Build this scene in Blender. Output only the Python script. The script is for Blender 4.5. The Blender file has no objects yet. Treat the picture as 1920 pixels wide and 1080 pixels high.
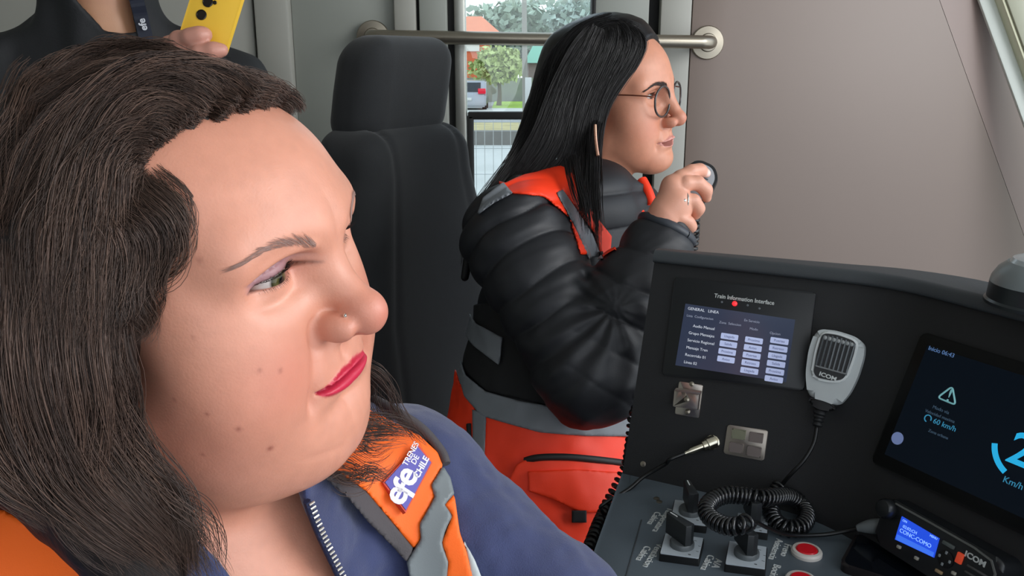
import bpy, bmesh, math, random
import numpy as np
from mathutils import Vector, Matrix

random.seed(7); RNG = np.random.default_rng(11)
S = bpy.context.scene
COL = S.collection

# ------------------------------------------------------------------ camera
FOC, PITCH = 1600.0, math.radians(15.0)
CAM = np.array([0.0, 0.0, 1.6])
C_R = np.array([1.0, 0, 0]); C_F = np.array([0, math.cos(PITCH), -math.sin(PITCH)]); C_U = np.array([0, math.sin(PITCH), math.cos(PITCH)])
cd = bpy.data.cameras.new('camera'); cd.sensor_width = 36.0; cd.lens = 36.0*FOC/1920.0; cd.clip_start = 0.02; cd.clip_end = 400
cam = bpy.data.objects.new('camera', cd); COL.objects.link(cam)
cam.location = CAM; cam.rotation_euler = (math.pi/2-PITCH, 0, 0); S.camera = cam

# ------------------------------------------------------------------ sky, lights, exposure
W = bpy.data.worlds.new('overcast_sky'); S.world = W; W.use_nodes = True
wn = W.node_tree.nodes; wl = W.node_tree.links
bg = wn['Background']
wtc = wn.new('ShaderNodeTexCoord'); wsep = wn.new('ShaderNodeSeparateXYZ'); wr = wn.new('ShaderNodeValToRGB')
wl.new(wtc.outputs['Generated'], wsep.inputs[0]); wl.new(wsep.outputs['Z'], wr.inputs[0]); wl.new(wr.outputs[0], bg.inputs[0])
wr.color_ramp.elements[0].position = 0.0; wr.color_ramp.elements[0].color = (0.80, 0.86, 0.92, 1)
wr.color_ramp.elements[1].position = 0.6; wr.color_ramp.elements[1].color = (0.66, 0.78, 0.95, 1)
bg.inputs[1].default_value = 1.9

def area(name, loc, target, size, size_y, power, col):
    l = bpy.data.lights.new(name, 'AREA'); l.shape = 'RECTANGLE'; l.size = size; l.size_y = size_y; l.energy = power; l.color = col
    o = bpy.data.objects.new(name, l); COL.objects.link(o); o.location = loc
    o.rotation_euler = (Vector(target)-Vector(loc)).to_track_quat('-Z', 'Y').to_euler()
    return o
# daylight through the windscreen (the train's front, +x) and through the near side window
area('windscreen_daylight', (2.3, -0.1, 2.35), (0.0, 0.75, 1.45), 1.9, 1.3, 46, (1.0, 0.985, 0.96))
area('side_window_daylight', (0.25, -1.25, 2.35), (-0.05, 0.7, 1.4), 1.7, 0.9, 4, (1.0, 0.97, 0.94))
S.view_settings.view_transform = 'Standard'; S.view_settings.look = 'None'; S.view_settings.gamma = 1; S.view_settings.exposure = 0.10
S.view_settings.use_curve_mapping = False

# ------------------------------------------------------------------ small maths
def ray(px, py): return C_R*((px-960)/FOC) + C_U*((540-py)/FOC) + C_F
def at(px, py, d): return CAM + ray(px, py)*d            # the point seen at a pixel, d metres along the view axis
def nrm(v): v = np.asarray(v, float); return v/np.linalg.norm(v)
def rotm(a):
    a = np.radians(a); cx, sx, cy, sy, cz, sz = np.cos(a[0]), np.sin(a[0]), np.cos(a[1]), np.sin(a[1]), np.cos(a[2]), np.sin(a[2])
    return np.array([[cz,-sz,0],[sz,cz,0],[0,0,1]])@np.array([[cy,0,sy],[0,1,0],[-sy,0,cy]])@np.array([[1,0,0],[0,cx,-sx],[0,sx,cx]])
class Frame:                                              # rows of R are the local axes in the world
    def __init__(s, o, R): s.o = np.asarray(o, float); s.R = np.asarray(R, float)
    def loc(s, P): return (np.asarray(P)-s.o)@s.R.T
    def wor(s, L): return np.asarray(L)@s.R+s.o
    def mat(s):
        M = Matrix.Identity(4)
        for i in range(3):
            for j in range(3): M[j][i] = s.R[i][j]
            M[i][3] = s.o[i]
        return M
    def hit(s, px, py):                                   # where the line of sight meets the plane local z = 0
        r = ray(px, py); n = s.R[2]; t = ((s.o-CAM)@n)/(r@n); return CAM+r*t
    def uv(s, px, py): return s.loc(s.hit(px, py))[:2]
def noise3(P, seed=0, f=1.0):                             # cheap smooth value noise in about [-1, 1]
    P = np.asarray(P)*f; I = np.floor(P).astype(np.int64); U = P-I; U = U*U*(3-2*U); out = np.zeros(len(P))
    for dx in (0,1):
        for dy in (0,1):
            for dz in (0,1):
                h = ((I[:,0]+dx)*374761393+(I[:,1]+dy)*668265263+(I[:,2]+dz)*2147483647+seed*1274126177)&0xffffffff
                h = ((h^(h>>13))*1274126177)&0xffffffff; h = (h^(h>>16))&0xffff
                w = (U[:,0] if dx else 1-U[:,0])*(U[:,1] if dy else 1-U[:,1])*(U[:,2] if dz else 1-U[:,2])
                out += w*(h/32767.5-1)
    return out
def sst(a, b, x): t = np.clip((x-a)/(b-a), 0, 1); return t*t*(3-2*t)
def mixc(c, d, m): return c*(1-m[:,None])+np.asarray(d)[None,:]*m[:,None]
def lin(h):
    h = h.lstrip('#'); v = np.array([int(h[i:i+2],16)/255 for i in (0,2,4)])
    return np.where(v<=0.04045, v/12.92, ((v+0.055)/1.055)**2.4)

# ------------------------------------------------------------------ signed distance modelling
def smin(a, b, k): h = np.clip(.5+.5*(b-a)/k, 0, 1); return b*(1-h)+a*h-k*h*(1-h)
def smax(a, b, k): return -smin(-a, -b, k)
def ell(P, c, r):
    q = (P-np.asarray(c)); r = np.asarray(r, float); k0 = np.sqrt(((q/r)**2).sum(1)); k1 = np.sqrt(((q/r**2)**2).sum(1))+1e-9
    return k0*(k0-1)/k1
def sph(P, c, r): return np.sqrt(((P-np.asarray(c))**2).sum(1))-r
def cap(P, a, b, ra, rb=None):
    a = np.asarray(a, float); b = np.asarray(b, float); rb = ra if rb is None else rb
    ab = b-a; t = np.clip(((P-a)@ab)/(ab@ab), 0, 1); return np.sqrt(((P-a-t[:,None]*ab)**2).sum(1))-(ra+(rb-ra)*t)
def chain(P, pts, rad, k=0.01):
    d = None
    for i in range(len(pts)-1):
        c = cap(P, pts[i], pts[i+1], rad[i], rad[i+1]); d = c if d is None else smin(d, c, k)
    return d
def poly2(Q, poly):                                       # signed distance to a closed 2D outline (negative inside)
    poly = np.asarray(poly, float); n = len(poly); d = np.full(len(Q), 1e9); ins = np.zeros(len(Q), bool)
    for i in range(n):
        a = poly[i]; b = poly[(i+1)%n]; e = b-a; w = Q-a; t = np.clip((w@e)/(e@e+1e-12), 0, 1)
        d = np.minimum(d, ((w-t[:,None]*e)**2).sum(1))
        c = (a[1]>Q[:,1])!=(b[1]>Q[:,1]); xx = a[0]+(Q[:,1]-a[1])/(b[1]-a[1]+1e-12)*(b[0]-a[0]); ins ^= c&(Q[:,0]<xx)
    return np.where(ins, -1, 1)*np.sqrt(d)
def march(f, px, py, t0=0.15, t1=3.0, eps=2e-4):          # first point of a solid on a line of sight
    r = nrm(ray(px, py)); t = t0
    for _ in range(140):
        d = float(f((CAM+r*t)[None,:])[0])
        if d < eps or t > t1: break
        t += max(d*0.7, eps)
    return CAM+r*t
def marchN(f, px, t0=0.2, t1=2.0, it=70):                 # the same for many lines of sight at once
    px = np.asarray(px, float); r = C_R[None]*((px[:,0:1]-960)/FOC)+C_U[None]*((540-px[:,1:2])/FOC)+C_F[None]; ln = np.linalg.norm(r,axis=1); r = r/ln[:,None]
    t = np.full(len(px), t0); live = np.ones(len(px), bool)
    for _ in range(it):
        k = np.where(live)[0]
        if not len(k): break
        d = f(CAM+r[k]*t[k][:,None]); done = (d < 3e-4)|(t[k] > t1); t[k] += np.where(done, 0, np.maximum(d*.75, 3e-4)); live[k[done]] = False
    return CAM+r*t[:,None], t < t1
def grad(f, P, e=4e-4):
    g = np.stack([f(P+np.eye(3)[i]*e)-f(P-np.eye(3)[i]*e) for i in range(3)], 1); return g/(2*e)
def snets(f, lo, hi, h, newton=1):                        # surface nets: a mesh of quads on f = 0
    lo = np.asarray(lo, float); hi = np.asarray(hi, float); B = 6
    nb = np.ceil((hi-lo)/(h*B)).astype(int)+1; n = nb*B
    bi = np.stack(np.meshgrid(*[np.arange(k) for k in nb], indexing='ij'), -1).reshape(-1,3)
    fc = f(lo+(bi*B+(B-1)/2)*h).astype(np.float32)
    act = np.abs(fc) < B*h*1.7+0.006
    V = np.repeat(np.repeat(np.repeat(fc.reshape(nb), B, 0), B, 1), B, 2)
    off = np.stack(np.meshgrid(*[np.arange(B)]*3, indexing='ij'), -1).reshape(-1,3)
    A = bi[act]
    for s in range(0, len(A), 1500):
        idx = (A[s:s+1500,None,:]*B+off[None]).reshape(-1,3)
        V[idx[:,0],idx[:,1],idx[:,2]] = f(lo+idx*h)
    I = V < 0
    cnt = np.zeros(n-1, np.int8)
    cor = [(a,b,c) for a in (0,1) for b in (0,1) for c in (0,1)]
    for a,b,c in cor: cnt += I[a:n[0]-1+a, b:n[1]-1+b, c:n[2]-1+c]
    cells = np.argwhere((cnt>0)&(cnt<8)); vid = np.full(n-1, -1, np.int32); vid[tuple(cells.T)] = np.arange(len(cells))
    acc = np.zeros((len(cells),3)); w = np.zeros(len(cells))
    for i in range(8):
        for ax in range(3):
            if cor[i][ax]: continue
            j = list(cor[i]); j[ax] = 1
            a = V[cells[:,0]+cor[i][0],cells[:,1]+cor[i][1],cells[:,2]+cor[i][2]]; b = V[cells[:,0]+j[0],cells[:,1]+j[1],cells[:,2]+j[2]]
            m = (a<0)!=(b<0); t = np.where(m, a/(np.where(a==b,1,a-b)), 0)
            p = np.tile(np.asarray(cor[i], float), (len(cells),1)); p[:,ax] += t
            acc[m] += p[m]; w[m] += 1
    P = lo+(cells+acc/np.maximum(w,1)[:,None])*h
    quads = []
    for ax in range(3):
        u, v = (ax+1)%3, (ax+2)%3
        sl0 = [slice(1,-1)]*3; sl0[ax] = slice(0,-1); sl1 = list(sl0); sl1[ax] = slice(1,None)
        a = I[tuple(sl0)]; b = I[tuple(sl1)]; e = np.argwhere(a!=b)
        if not len(e): continue
        base = e.copy(); base[:,u] += 1; base[:,v] += 1
        ok = np.all(base < n-1, axis=1); e = e[ok]; base = base[ok]
        def cell(du, dv): c = base.copy(); c[:,u] -= du; c[:,v] -= dv; return vid[tuple(c.T)]
        q = np.stack([cell(1,1),cell(0,1),cell(0,0),cell(1,0)],1)
        fl = a[tuple(e.T)]; q[~fl] = q[~fl][:,::-1]; quads.append(q)
    Q = np.concatenate(quads); Q = Q[(Q>=0).all(1)]
    for _ in range(newton):
        g = grad(f, P, h*.3); d = f(P); P = P-np.clip(d/np.maximum((g**2).sum(1),.25), -h*.6, h*.6)[:,None]*g
    return P, Q

# ------------------------------------------------------------------ meshes and objects
def npmesh(name, P, Q, col=None, smooth=True):
    me = bpy.data.meshes.new(name); Q = np.asarray(Q, np.int32); k = Q.shape[1]
    me.vertices.add(len(P)); me.vertices.foreach_set('co', np.ascontiguousarray(P, np.float32).ravel())
    me.loops.add(Q.size); me.loops.foreach_set('vertex_index', Q.ravel())
    me.polygons.add(len(Q)); me.polygons.foreach_set('loop_start', np.arange(0, Q.size, k, dtype=np.int32))
    if col is not None:
        a = me.color_attributes.new('Col', 'FLOAT_COLOR', 'POINT'); c = np.ones((len(P),4), np.float32); c[:,:3] = col; a.data.foreach_set('color', c.ravel())
    me.update(calc_edges=True); me.validate()
    if smooth: me.polygons.foreach_set('use_smooth', np.ones(len(me.polygons), bool))
    return me
def add(name, me, m, parent=None, frame=None, kind=None, label=None):
    o = bpy.data.objects.new(name, me); COL.objects.link(o)
    if m is not None and not me.materials: me.materials.append(m)
    if parent is not None:
        o.parent = parent; bpy_inv = PINV.get(parent.name)
        M = frame.mat() if frame is not None else Matrix.Identity(4)
        o.matrix_local = (bpy_inv @ M) if bpy_inv is not None else M
        PINV[o.name] = M.inverted()
    elif frame is not None: o.matrix_local = frame.mat(); PINV[o.name] = frame.mat().inverted()
    else: PINV[o.name] = Matrix.Identity(4)
    if kind: o['kind'] = kind
    if label: o['label'] = label
    return o
PINV = {}
def thing(name, loc, label, cat, group=None):
    o = bpy.data.objects.new(name, None); COL.objects.link(o); o.location = tuple(loc); o['label'] = label; o['category'] = cat
    if group: o['group'] = group
    PINV[o.name] = Matrix.Translation(Vector(loc)).inverted(); return o
def tag(o, label, cat, group=None):
    o['label'] = label; o['category'] = cat
    if group: o['group'] = group
    return o
def bm_mesh(bm, name, smooth=True):
    bmesh.ops.recalc_face_normals(bm, faces=bm.faces); me = bpy.data.meshes.new(name); bm.to_mesh(me); bm.free()
    if smooth: shade(me)
    return me
def shade(me, ang=35):
    me.polygons.foreach_set('use_smooth', np.ones(len(me.polygons), bool))
    try: me.set_sharp_from_angle(angle=math.radians(ang))
    except Exception: pass
def box_bm(bm, c, s, bev=0, seg=2, rz=0):
    r = bmesh.ops.create_cube(bm, size=1); vs = r['verts']
    bmesh.ops.scale(bm, vec=s, verts=vs)
    if bev: 
        es = list({e for v in vs for e in v.link_edges}); r2 = bmesh.ops.bevel(bm, geom=es, offset=bev, segments=seg, affect='EDGES', profile=.5)
        vs = list({v for f in r2['faces'] for v in f.verts} | {v for v in vs if v.is_valid})
    if rz: bmesh.ops.rotate(bm, cent=(0,0,0), matrix=Matrix.Rotation(rz,3,'Z'), verts=vs)
    bmesh.ops.translate(bm, vec=c, verts=vs); return vs
def box(name, c, s, m, parent=None, bev=0, seg=2, frame=None, rz=0, **k):
    bm = bmesh.new(); box_bm(bm, c, s, bev, seg, rz); return add(name, bm_mesh(bm, name), m, parent, frame, **k)
def prism_bm(bm, poly, z0, z1, bev=0, seg=2):             # a 2D outline given thickness
    n = len(poly); A = [bm.verts.new((x,y,z0)) for x,y in poly]; Bv = [bm.verts.new((x,y,z1)) for x,y in poly]
    fs = [bm.faces.new(A[::-1]), bm.faces.new(Bv)]
    for i in range(n): fs.append(bm.faces.new((A[i],A[(i+1)%n],Bv[(i+1)%n],Bv[i])))
    if bev:
        es = [e for e in fs[1].edges]; bmesh.ops.bevel(bm, geom=es, offset=bev, segments=seg, affect='EDGES', profile=.5)
def prism(name, poly, z0, z1, m, parent=None, frame=None, bev=0, seg=2, **k):
    bm = bmesh.new(); prism_bm(bm, poly, z0, z1, bev, seg); return add(name, bm_mesh(bm, name), m, parent, frame, **k)
def rrect(x0, y0, x1, y1, r, n=5):
    out = []
    for cx, cy, a0 in ((x1-r,y1-r,0),(x0+r,y1-r,90),(x0+r,y0+r,180),(x1-r,y0+r,270)):
        for i in range(n+1): a = math.radians(a0+90*i/n); out.append((cx+r*math.cos(a), cy+r*math.sin(a)))
    return out
def rpoly(pts, r, n=4):                                   # round a polygon's corners
    out = []; pts = [np.asarray(p, float) for p in pts]; N = len(pts)
    for i in range(N):
        p = pts[i]; a = pts[i-1]-p; b = pts[(i+1)%N]-p; rr = min(r, .45*np.linalg.norm(a), .45*np.linalg.norm(b)); A = p+nrm(a)*rr; Bq = p+nrm(b)*rr
        for k in range(n+1): t = k/n; out.append(tuple((1-t)**2*A+2*t*(1-t)*p+t*t*Bq))
    return out
def smooth_path(pts, n=8, closed=False):                  # Catmull-Rom
    P = [np.asarray(p, float) for p in pts]; out = []; N = len(P)
    for i in range(N if closed else N-1):
        if closed: a,b,c,d = P[(i-1)%N],P[i],P[(i+1)%N],P[(i+2)%N]
        else: a,b,c,d = P[max(i-1,0)],P[i],P[i+1],P[min(i+2,N-1)]
        for k in range(n):
            t = k/n; out.append(.5*((2*b)+(-a+c)*t+(2*a-5*b+4*c-d)*t*t+(-a+3*b-3*c+d)*t**3))
    if not closed: out.append(P[-1])
    return np.array(out)
def tube_np(pts, rad, ns=10, cap=True):
    P = np.asarray(pts, float); n = len(P); rad = np.broadcast_to(np.asarray(rad, float), (n,))
    T = np.gradient(P, axis=0); T /= np.linalg.norm(T, axis=1)[:,None]+1e-12
    N = np.zeros_like(P); a = np.array([0,0,1.]) if abs(T[0][2]) < .9 else np.array([1.,0,0]); N[0] = nrm(np.cross(T[0], a))
    for i in range(1,n): v = N[i-1]-T[i]*(N[i-1]@T[i]); N[i] = nrm(v)
    Bn = np.cross(T, N); an = np.linspace(0, 2*np.pi, ns, endpoint=False)
    V = (P[:,None,:]+rad[:,None,None]*(np.cos(an)[None,:,None]*N[:,None,:]+np.sin(an)[None,:,None]*Bn[:,None,:])).reshape(-1,3)
    Q = []
    for i in range(n-1):
        for j in range(ns): k = (j+1)%ns; Q.append((i*ns+j, i*ns+k, (i+1)*ns+k, (i+1)*ns+j))
    F = [list(q) for q in Q]
    if cap: F += [list(range(ns))[::-1], list(range((n-1)*ns, n*ns))]
    return V, F
def tube(name, pts, rad, m, parent=None, ns=10, frame=None, **k):
    V, F = tube_np(pts, rad, ns); me = bpy.data.meshes.new(name); me.from_pydata(V.tolist(), [], F); me.update(); shade(me, 60); return add(name, me, m, parent, frame, **k)
def lathe_bm(bm, prof, n=24, M=None):                     # prof: (radius, z) from bottom to top
    rings = []
    for r, z in prof: rings.append([bm.verts.new((r*math.cos(2*math.pi*i/n), r*math.sin(2*math.pi*i/n), z)) for i in range(n)] if r > 1e-6 else [bm.verts.new((0,0,z))])
    for a, b in zip(rings, rings[1:]):
        for i in range(n):
            j = (i+1)%n
            if len(a) == 1 and len(b) == 1: continue
            if len(a) == 1: bm.faces.new((a[0], b[j], b[i]))
            elif len(b) == 1: bm.faces.new((a[i], a[j], b[0]))
            else: bm.faces.new((a[i], a[j], b[j], b[i]))
    if len(rings[0]) > 1: bm.faces.new(rings[0][::-1])
    if len(rings[-1]) > 1: bm.faces.new(rings[-1])
    if M is not None: bmesh.ops.transform(bm, matrix=M, verts=[v for r in rings for v in r])
def lathe(name, prof, m, parent=None, frame=None, n=24, M=None, **k):
    bm = bmesh.new(); lathe_bm(bm, prof, n, M); return add(name, bm_mesh(bm, name), m, parent, frame, **k)
def text(name, s, size, m, parent, frame, loc=(0,0,0), rot=0, depth=0.0004, align='CENTER', sx=1.0, bold=0.0, **k):
    c = bpy.data.curves.new(name, 'FONT'); c.body = s; c.size = size; c.extrude = depth; c.align_x = align; c.align_y = 'CENTER'; c.resolution_u = 3; c.offset = bold
    o = bpy.data.objects.new(name, c); COL.objects.link(o); bpy.context.view_layer.update()
    me = bpy.data.meshes.new_from_object(o.evaluated_get(bpy.context.evaluated_depsgraph_get())); bpy.data.objects.remove(o); bpy.data.curves.remove(c)
    me.name = name; me.transform(Matrix.Translation(Vector(loc)) @ Matrix.Rotation(rot, 4, 'Z') @ Matrix.Diagonal((sx,1,1,1))); me.materials.clear()
    return add(name, me, m, parent, frame, **k)
def merge_mesh(name, Vs, Fs):
    V = []; F = []
    for v, f in zip(Vs, Fs): o = len(V); V += [tuple(x) for x in v]; F += [[i+o for i in q] for q in f]
    me = bpy.data.meshes.new(name); me.from_pydata(V, [], F); me.update(); shade(me, 60); return me
def strand_mesh(name, P, R, col=None, ns=3):              # P (n, m, 3) centre lines, R (n, m) radii, col (n, 3)
    n, m, _ = P.shape; T = np.gradient(P, axis=1); T /= np.linalg.norm(T, axis=2, keepdims=True)+1e-12
    a = RNG.normal(size=(n,1,3)); N = a-T*(a*T).sum(2, keepdims=True); N /= np.linalg.norm(N, axis=2, keepdims=True)+1e-9; Bn = np.cross(T, N)
    an = np.arange(ns)*2*np.pi/ns
    V = P[:,:,None,:]+R[:,:,None,None]*(np.cos(an)[:,None]*N[:,:,None,:]+np.sin(an)[:,None]*Bn[:,:,None,:])
    ids = np.arange(n*m*ns).reshape(n,m,ns); nx = np.roll(ids, -1, 2)
    Q = np.stack([ids[:,:-1], nx[:,:-1], nx[:,1:], ids[:,1:]], -1).reshape(-1,4)
    c = None if col is None else np.repeat(col, m*ns, 0)
    return npmesh(name, V.reshape(-1,3), Q, c)

# ------------------------------------------------------------------ materials
def mat(name, col='#808080', rough=.5, metal=0.0, spec=.5, bump=0.0, bscale=200, vary=0.0, vscale=8, emit=None, estr=1.0, vcol=False, sss=0.0, alpha=None, coat=0, wave=None, sheen=0, stretch=None):
    m = bpy.data.materials.new(name); m.use_nodes = True; nt = m.node_tree; p = nt.nodes['Principled BSDF']; L = nt.links
    c = lin(col) if isinstance(col, str) else np.asarray(col)
    p.inputs['Base Color'].default_value = (*c, 1); p.inputs['Roughness'].default_value = rough; p.inputs['Metallic'].default_value = metal
    p.inputs['Specular IOR Level'].default_value = spec
    if coat: p.inputs['Coat Weight'].default_value = coat; p.inputs['Coat Roughness'].default_value = .1
    if sheen: p.inputs['Sheen Weight'].default_value = sheen
    tc = nt.nodes.new('ShaderNodeTexCoord'); vec = tc.outputs['Object']
    if stretch:
        mp = nt.nodes.new('ShaderNodeMapping'); mp.inputs['Scale'].default_value = stretch; L.new(vec, mp.inputs[0]); vec = mp.outputs[0]
    src = None
    if vcol:
        a = nt.nodes.new('ShaderNodeAttribute'); a.attribute_name = 'Col'; src = a.outputs['Color']
    if vary:
        n = nt.nodes.new('ShaderNodeTexNoise'); n.inputs['Scale'].default_value = vscale; n.inputs['Detail'].default_value = 5; L.new(vec, n.inputs['Vector'])
        r = nt.nodes.new('ShaderNodeMapRange'); r.inputs['From Min'].default_value = .3; r.inputs['From Max'].default_value = .7; r.inputs['To Min'].default_value = 1-vary; r.inputs['To Max'].default_value = 1+vary
        L.new(n.outputs['Fac'], r.inputs['Value']); mx = nt.nodes.new('ShaderNodeMix'); mx.data_type = 'RGBA'; mx.blend_type = 'MULTIPLY'; mx.inputs[0].default_value = 1
        if src is not None: L.new(src, mx.inputs[6])
        else: mx.inputs[6].default_value = (*c,1)
        L.new(r.outputs[0], mx.inputs[7]); src = mx.outputs[2]
    if src is not None: L.new(src, p.inputs['Base Color'])
    if bump:
        if wave:
            n = nt.nodes.new('ShaderNodeTexWave'); n.inputs['Scale'].default_value = wave; n.inputs['Distortion'].default_value = 1.5; L.new(vec, n.inputs['Vector'])
        else:
            n = nt.nodes.new('ShaderNodeTexNoise'); n.inputs['Scale'].default_value = bscale; n.inputs['Detail'].default_value = 3; L.new(vec, n.inputs['Vector'])
        b = nt.nodes.new('ShaderNodeBump'); b.inputs['Strength'].default_value = bump; b.inputs['Distance'].default_value = .002; L.new(n.outputs['Fac'], b.inputs['Height']); L.new(b.outputs[0], p.inputs['Normal'])
    if sss:
        p.inputs['Subsurface Weight'].default_value = sss; p.inputs['Subsurface Radius'].default_value = (1.0,.35,.2); p.inputs['Subsurface Scale'].default_value = .004
    if emit is not None: p.inputs['Emission Color'].default_value = (*lin(emit),1); p.inputs['Emission Strength'].default_value = estr
    if alpha is not None: p.inputs['Alpha'].default_value = alpha
    return m
def glass(name, tint=(1,1,1), rough=0.0, clear=.93):      # thin sheet of clear glass: lets light straight through, with a faint reflection
    m = bpy.data.materials.new(name); m.use_nodes = True; nt = m.node_tree; nt.nodes.clear(); o = nt.nodes.new('ShaderNodeOutputMaterial')
    t = nt.nodes.new('ShaderNodeBsdfTransparent'); t.inputs[0].default_value = (*tint,1); g = nt.nodes.new('ShaderNodeBsdfGlossy'); g.inputs['Roughness'].default_value = rough
    x = nt.nodes.new('ShaderNodeMixShader'); x.inputs[0].default_value = 1-clear; nt.links.new(t.outputs[0], x.inputs[1]); nt.links.new(g.outputs[0], x.inputs[2]); nt.links.new(x.outputs[0], o.inputs[0]); return m
# ================================================================== the setting: cab shell
WY = 2.05
WF = Frame((0,WY,0), [(1,0,0),(0,0,1),(0,-1,0)])           # the cab's far side wall; local z comes out of it into the cab
m_wall = mat('wall_panel_grey', '#9b9a92', rough=.5, bump=.03, bscale=350, vary=.03, vscale=3)
m_wall_cool = mat('wall_panel_cool_grey', '#8f928b', rough=.5, bump=.03, bscale=350, vary=.03, vscale=3)
m_wall_reflect = mat('wall_panel_reflected_warmth', '#77685f', rough=.42, bump=.02, bscale=400, vary=.03, vscale=2)  # reddish reflection of the vests put into the panel colour
m_wall_reflect_lit = mat('wall_panel_front_reflected_pink', '#7f6d66', rough=.42, bump=.02, bscale=400, vary=.03, vscale=2)  # same reflected tint, painted lighter for the side turned to the windscreen
m_seam = mat('black_rubber_seal', '#0c0c0c', rough=.7)
m_alu = mat('brushed_aluminium', '#a4a59e', rough=.38, metal=.85, bump=.05, stretch=(200,200,3), bscale=6)
m_steel = mat('satin_steel', '#9c9486', rough=.33, metal=.9, bump=.02, bscale=300)
m_floor = mat('grey_floor_vinyl', '#55565a', rough=.8, vary=.1, vscale=30)
m_ceil = mat('cab_ceiling_white', '#c6c6c0', rough=.6)
m_glass = glass('window_glass', (.93,.96,.94), .0, .95)
box('floor', (0,.5,-.03), (5,3.2,.06), m_floor, kind='structure')
box('ceiling', (-.3,.5,2.62), (3.6,3.2,.05), m_ceil, kind='structure')
wx = lambda px, py=100: WF.uv(px, py)[0]
xs = {k: wx(k) for k in (482,548,742,786,840,852,875,1106,1115,1217,1236,1294)}
def wbox(name, x0, x1, z0, z1, t, m, off=0.0, bev=.003, parent=None, **k):   # a panel on the side wall standing t proud
    return box(name, ((x0+x1)/2, (z0+z1)/2, off+t/2), (x1-x0, z1-z0, t), m, parent, bev, 2, WF, **k)
wl_ = thing('wall_side', (0,WY,0), 'x', 'x'); del wl_['label']; del wl_['category']; wl_['kind'] = 'structure'
g = .0035
wbox('rear_panel', -2.2, xs[482]-g, 0, 2.6, .03, m_wall, -.03, parent=wl_)
wbox('rear_panel_seal', xs[482]-g, xs[482]+g, 0, 2.6, .02, m_seam, -.03, 0, parent=wl_)
wbox('pilaster_panel', xs[482]+g, xs[548], 0, 2.6, .045, m_wall, -.03, .006, parent=wl_)
wbox('recessed_panel', xs[548], xs[742], 0, 2.6, .03, m_wall_cool, -.045, parent=wl_)
wbox('door_side_panel', xs[742], xs[786]-g, 0, 2.6, .045, m_wall, -.03, .006, parent=wl_)
wbox('corner_panel', xs[1236], xs[1294]-.0010, 0, 2.6, .03, m_wall, -.03, parent=wl_)
wbox('wall_seal', xs[1217]-.002, xs[1236]+.001, 0, 2.6, .01, m_seam, -.05, 0, parent=wl_)
wbox('wall_backing', xs[1217], 1.9, 0, 2.6, .01, m_seam, -.065, 0, parent=wl_)
wbox('wall_backing', -2.2, xs[786], 0, 2.6, .01, m_seam, -.065, 0, parent=wl_)
# the bevelled strip of panel beside the windscreen pillar, and the pillar, leaning back
P0 = WF.loc(WF.hit(1762,0))[:2]; P1 = WF.loc(WF.hit(1925,455))[:2]; dd = (P1-P0)/np.linalg.norm(P1-P0); A0 = P0-dd*.5; A1 = P1+dd*.9
xl = lambda z: P0[0]+(z-P0[1])*dd[0]/dd[1]
prism('front_side_panel', [(xs[1294]+.0006,0),(xl(0),0),(xl(2.6),2.6),(xs[1294]+.0006,2.6)], -.03, 0, m_wall_reflect, wl_, WF, .002)
A0 = np.array([xl(2.6),2.6]); A1 = np.array([xl(0),0.0])
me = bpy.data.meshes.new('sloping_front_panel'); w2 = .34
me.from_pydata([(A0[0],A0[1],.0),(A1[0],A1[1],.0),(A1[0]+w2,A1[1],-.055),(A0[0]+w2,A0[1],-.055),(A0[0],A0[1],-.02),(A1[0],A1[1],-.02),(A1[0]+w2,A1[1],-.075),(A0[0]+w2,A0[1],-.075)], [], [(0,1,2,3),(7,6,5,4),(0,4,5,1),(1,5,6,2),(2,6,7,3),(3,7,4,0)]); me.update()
add('sloping_front_panel', me, m_wall_reflect_lit, wl_, WF)
# door with its window
dr = thing('door_1', (0,WY,0), 'x', 'x'); del dr['label']; del dr['category']; dr['kind'] = 'structure'
wbox('door_frame_post', xs[786]+g, xs[840], 0, 2.6, .05, m_wall_cool, -.035, .004, parent=dr)
wbox('door_seal', xs[786]-g, xs[786]+g, 0, 2.6, .02, m_seam, -.03, 0, parent=dr)
wbox('door_seal', xs[840], xs[852], 0, 2.6, .02, m_seam, -.03, 0, parent=dr)
z_mid = WF.uv(940,218)[1]; z_top = 2.35; z_bot = .95
wbox('door_leaf', xs[852], xs[1217]-.002, 0, z_bot, .04, m_wall_cool, -.05, .003, parent=dr)
wbox('door_leaf', xs[1115], xs[1217]-.002, z_bot, z_top, .04, m_wall_cool, -.05, .003, parent=dr)
wbox('door_leaf', xs[852], xs[1217]-.002, z_top, 2.6, .04, m_wall_cool, -.05, .003, parent=dr)
wi = thing('window_1', (0,WY,0), 'x', 'x'); del wi['label']; del wi['category']; wi['kind'] = 'structure'
wbox('window_frame', xs[852], xs[875]-.002, z_bot, z_top, .05, m_alu, -.045, .006, parent=wi)
wbox('window_frame', xs[1106]+.002, xs[1115], z_bot, z_top, .05, m_seam, -.045, .003, parent=wi)
wbox('sash_bar', xs[875], xs[1106], z_mid-.009, z_mid+.009, .03, m_seam, -.045, .003, parent=wi)
wbox('sash_frame', xs[875]-.002, xs[875]+.013, z_bot, z_mid, .03, m_seam, -.045, .003, parent=wi)
wbox('pane', xs[875]-.004, xs[1106]+.004, z_mid, z_top, .005, m_glass, -.032, 0, parent=wi)
wbox('pane', xs[875]-.004, xs[1106]+.004, z_bot, z_mid, .005, m_glass, -.032, 0, parent=wi)
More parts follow.
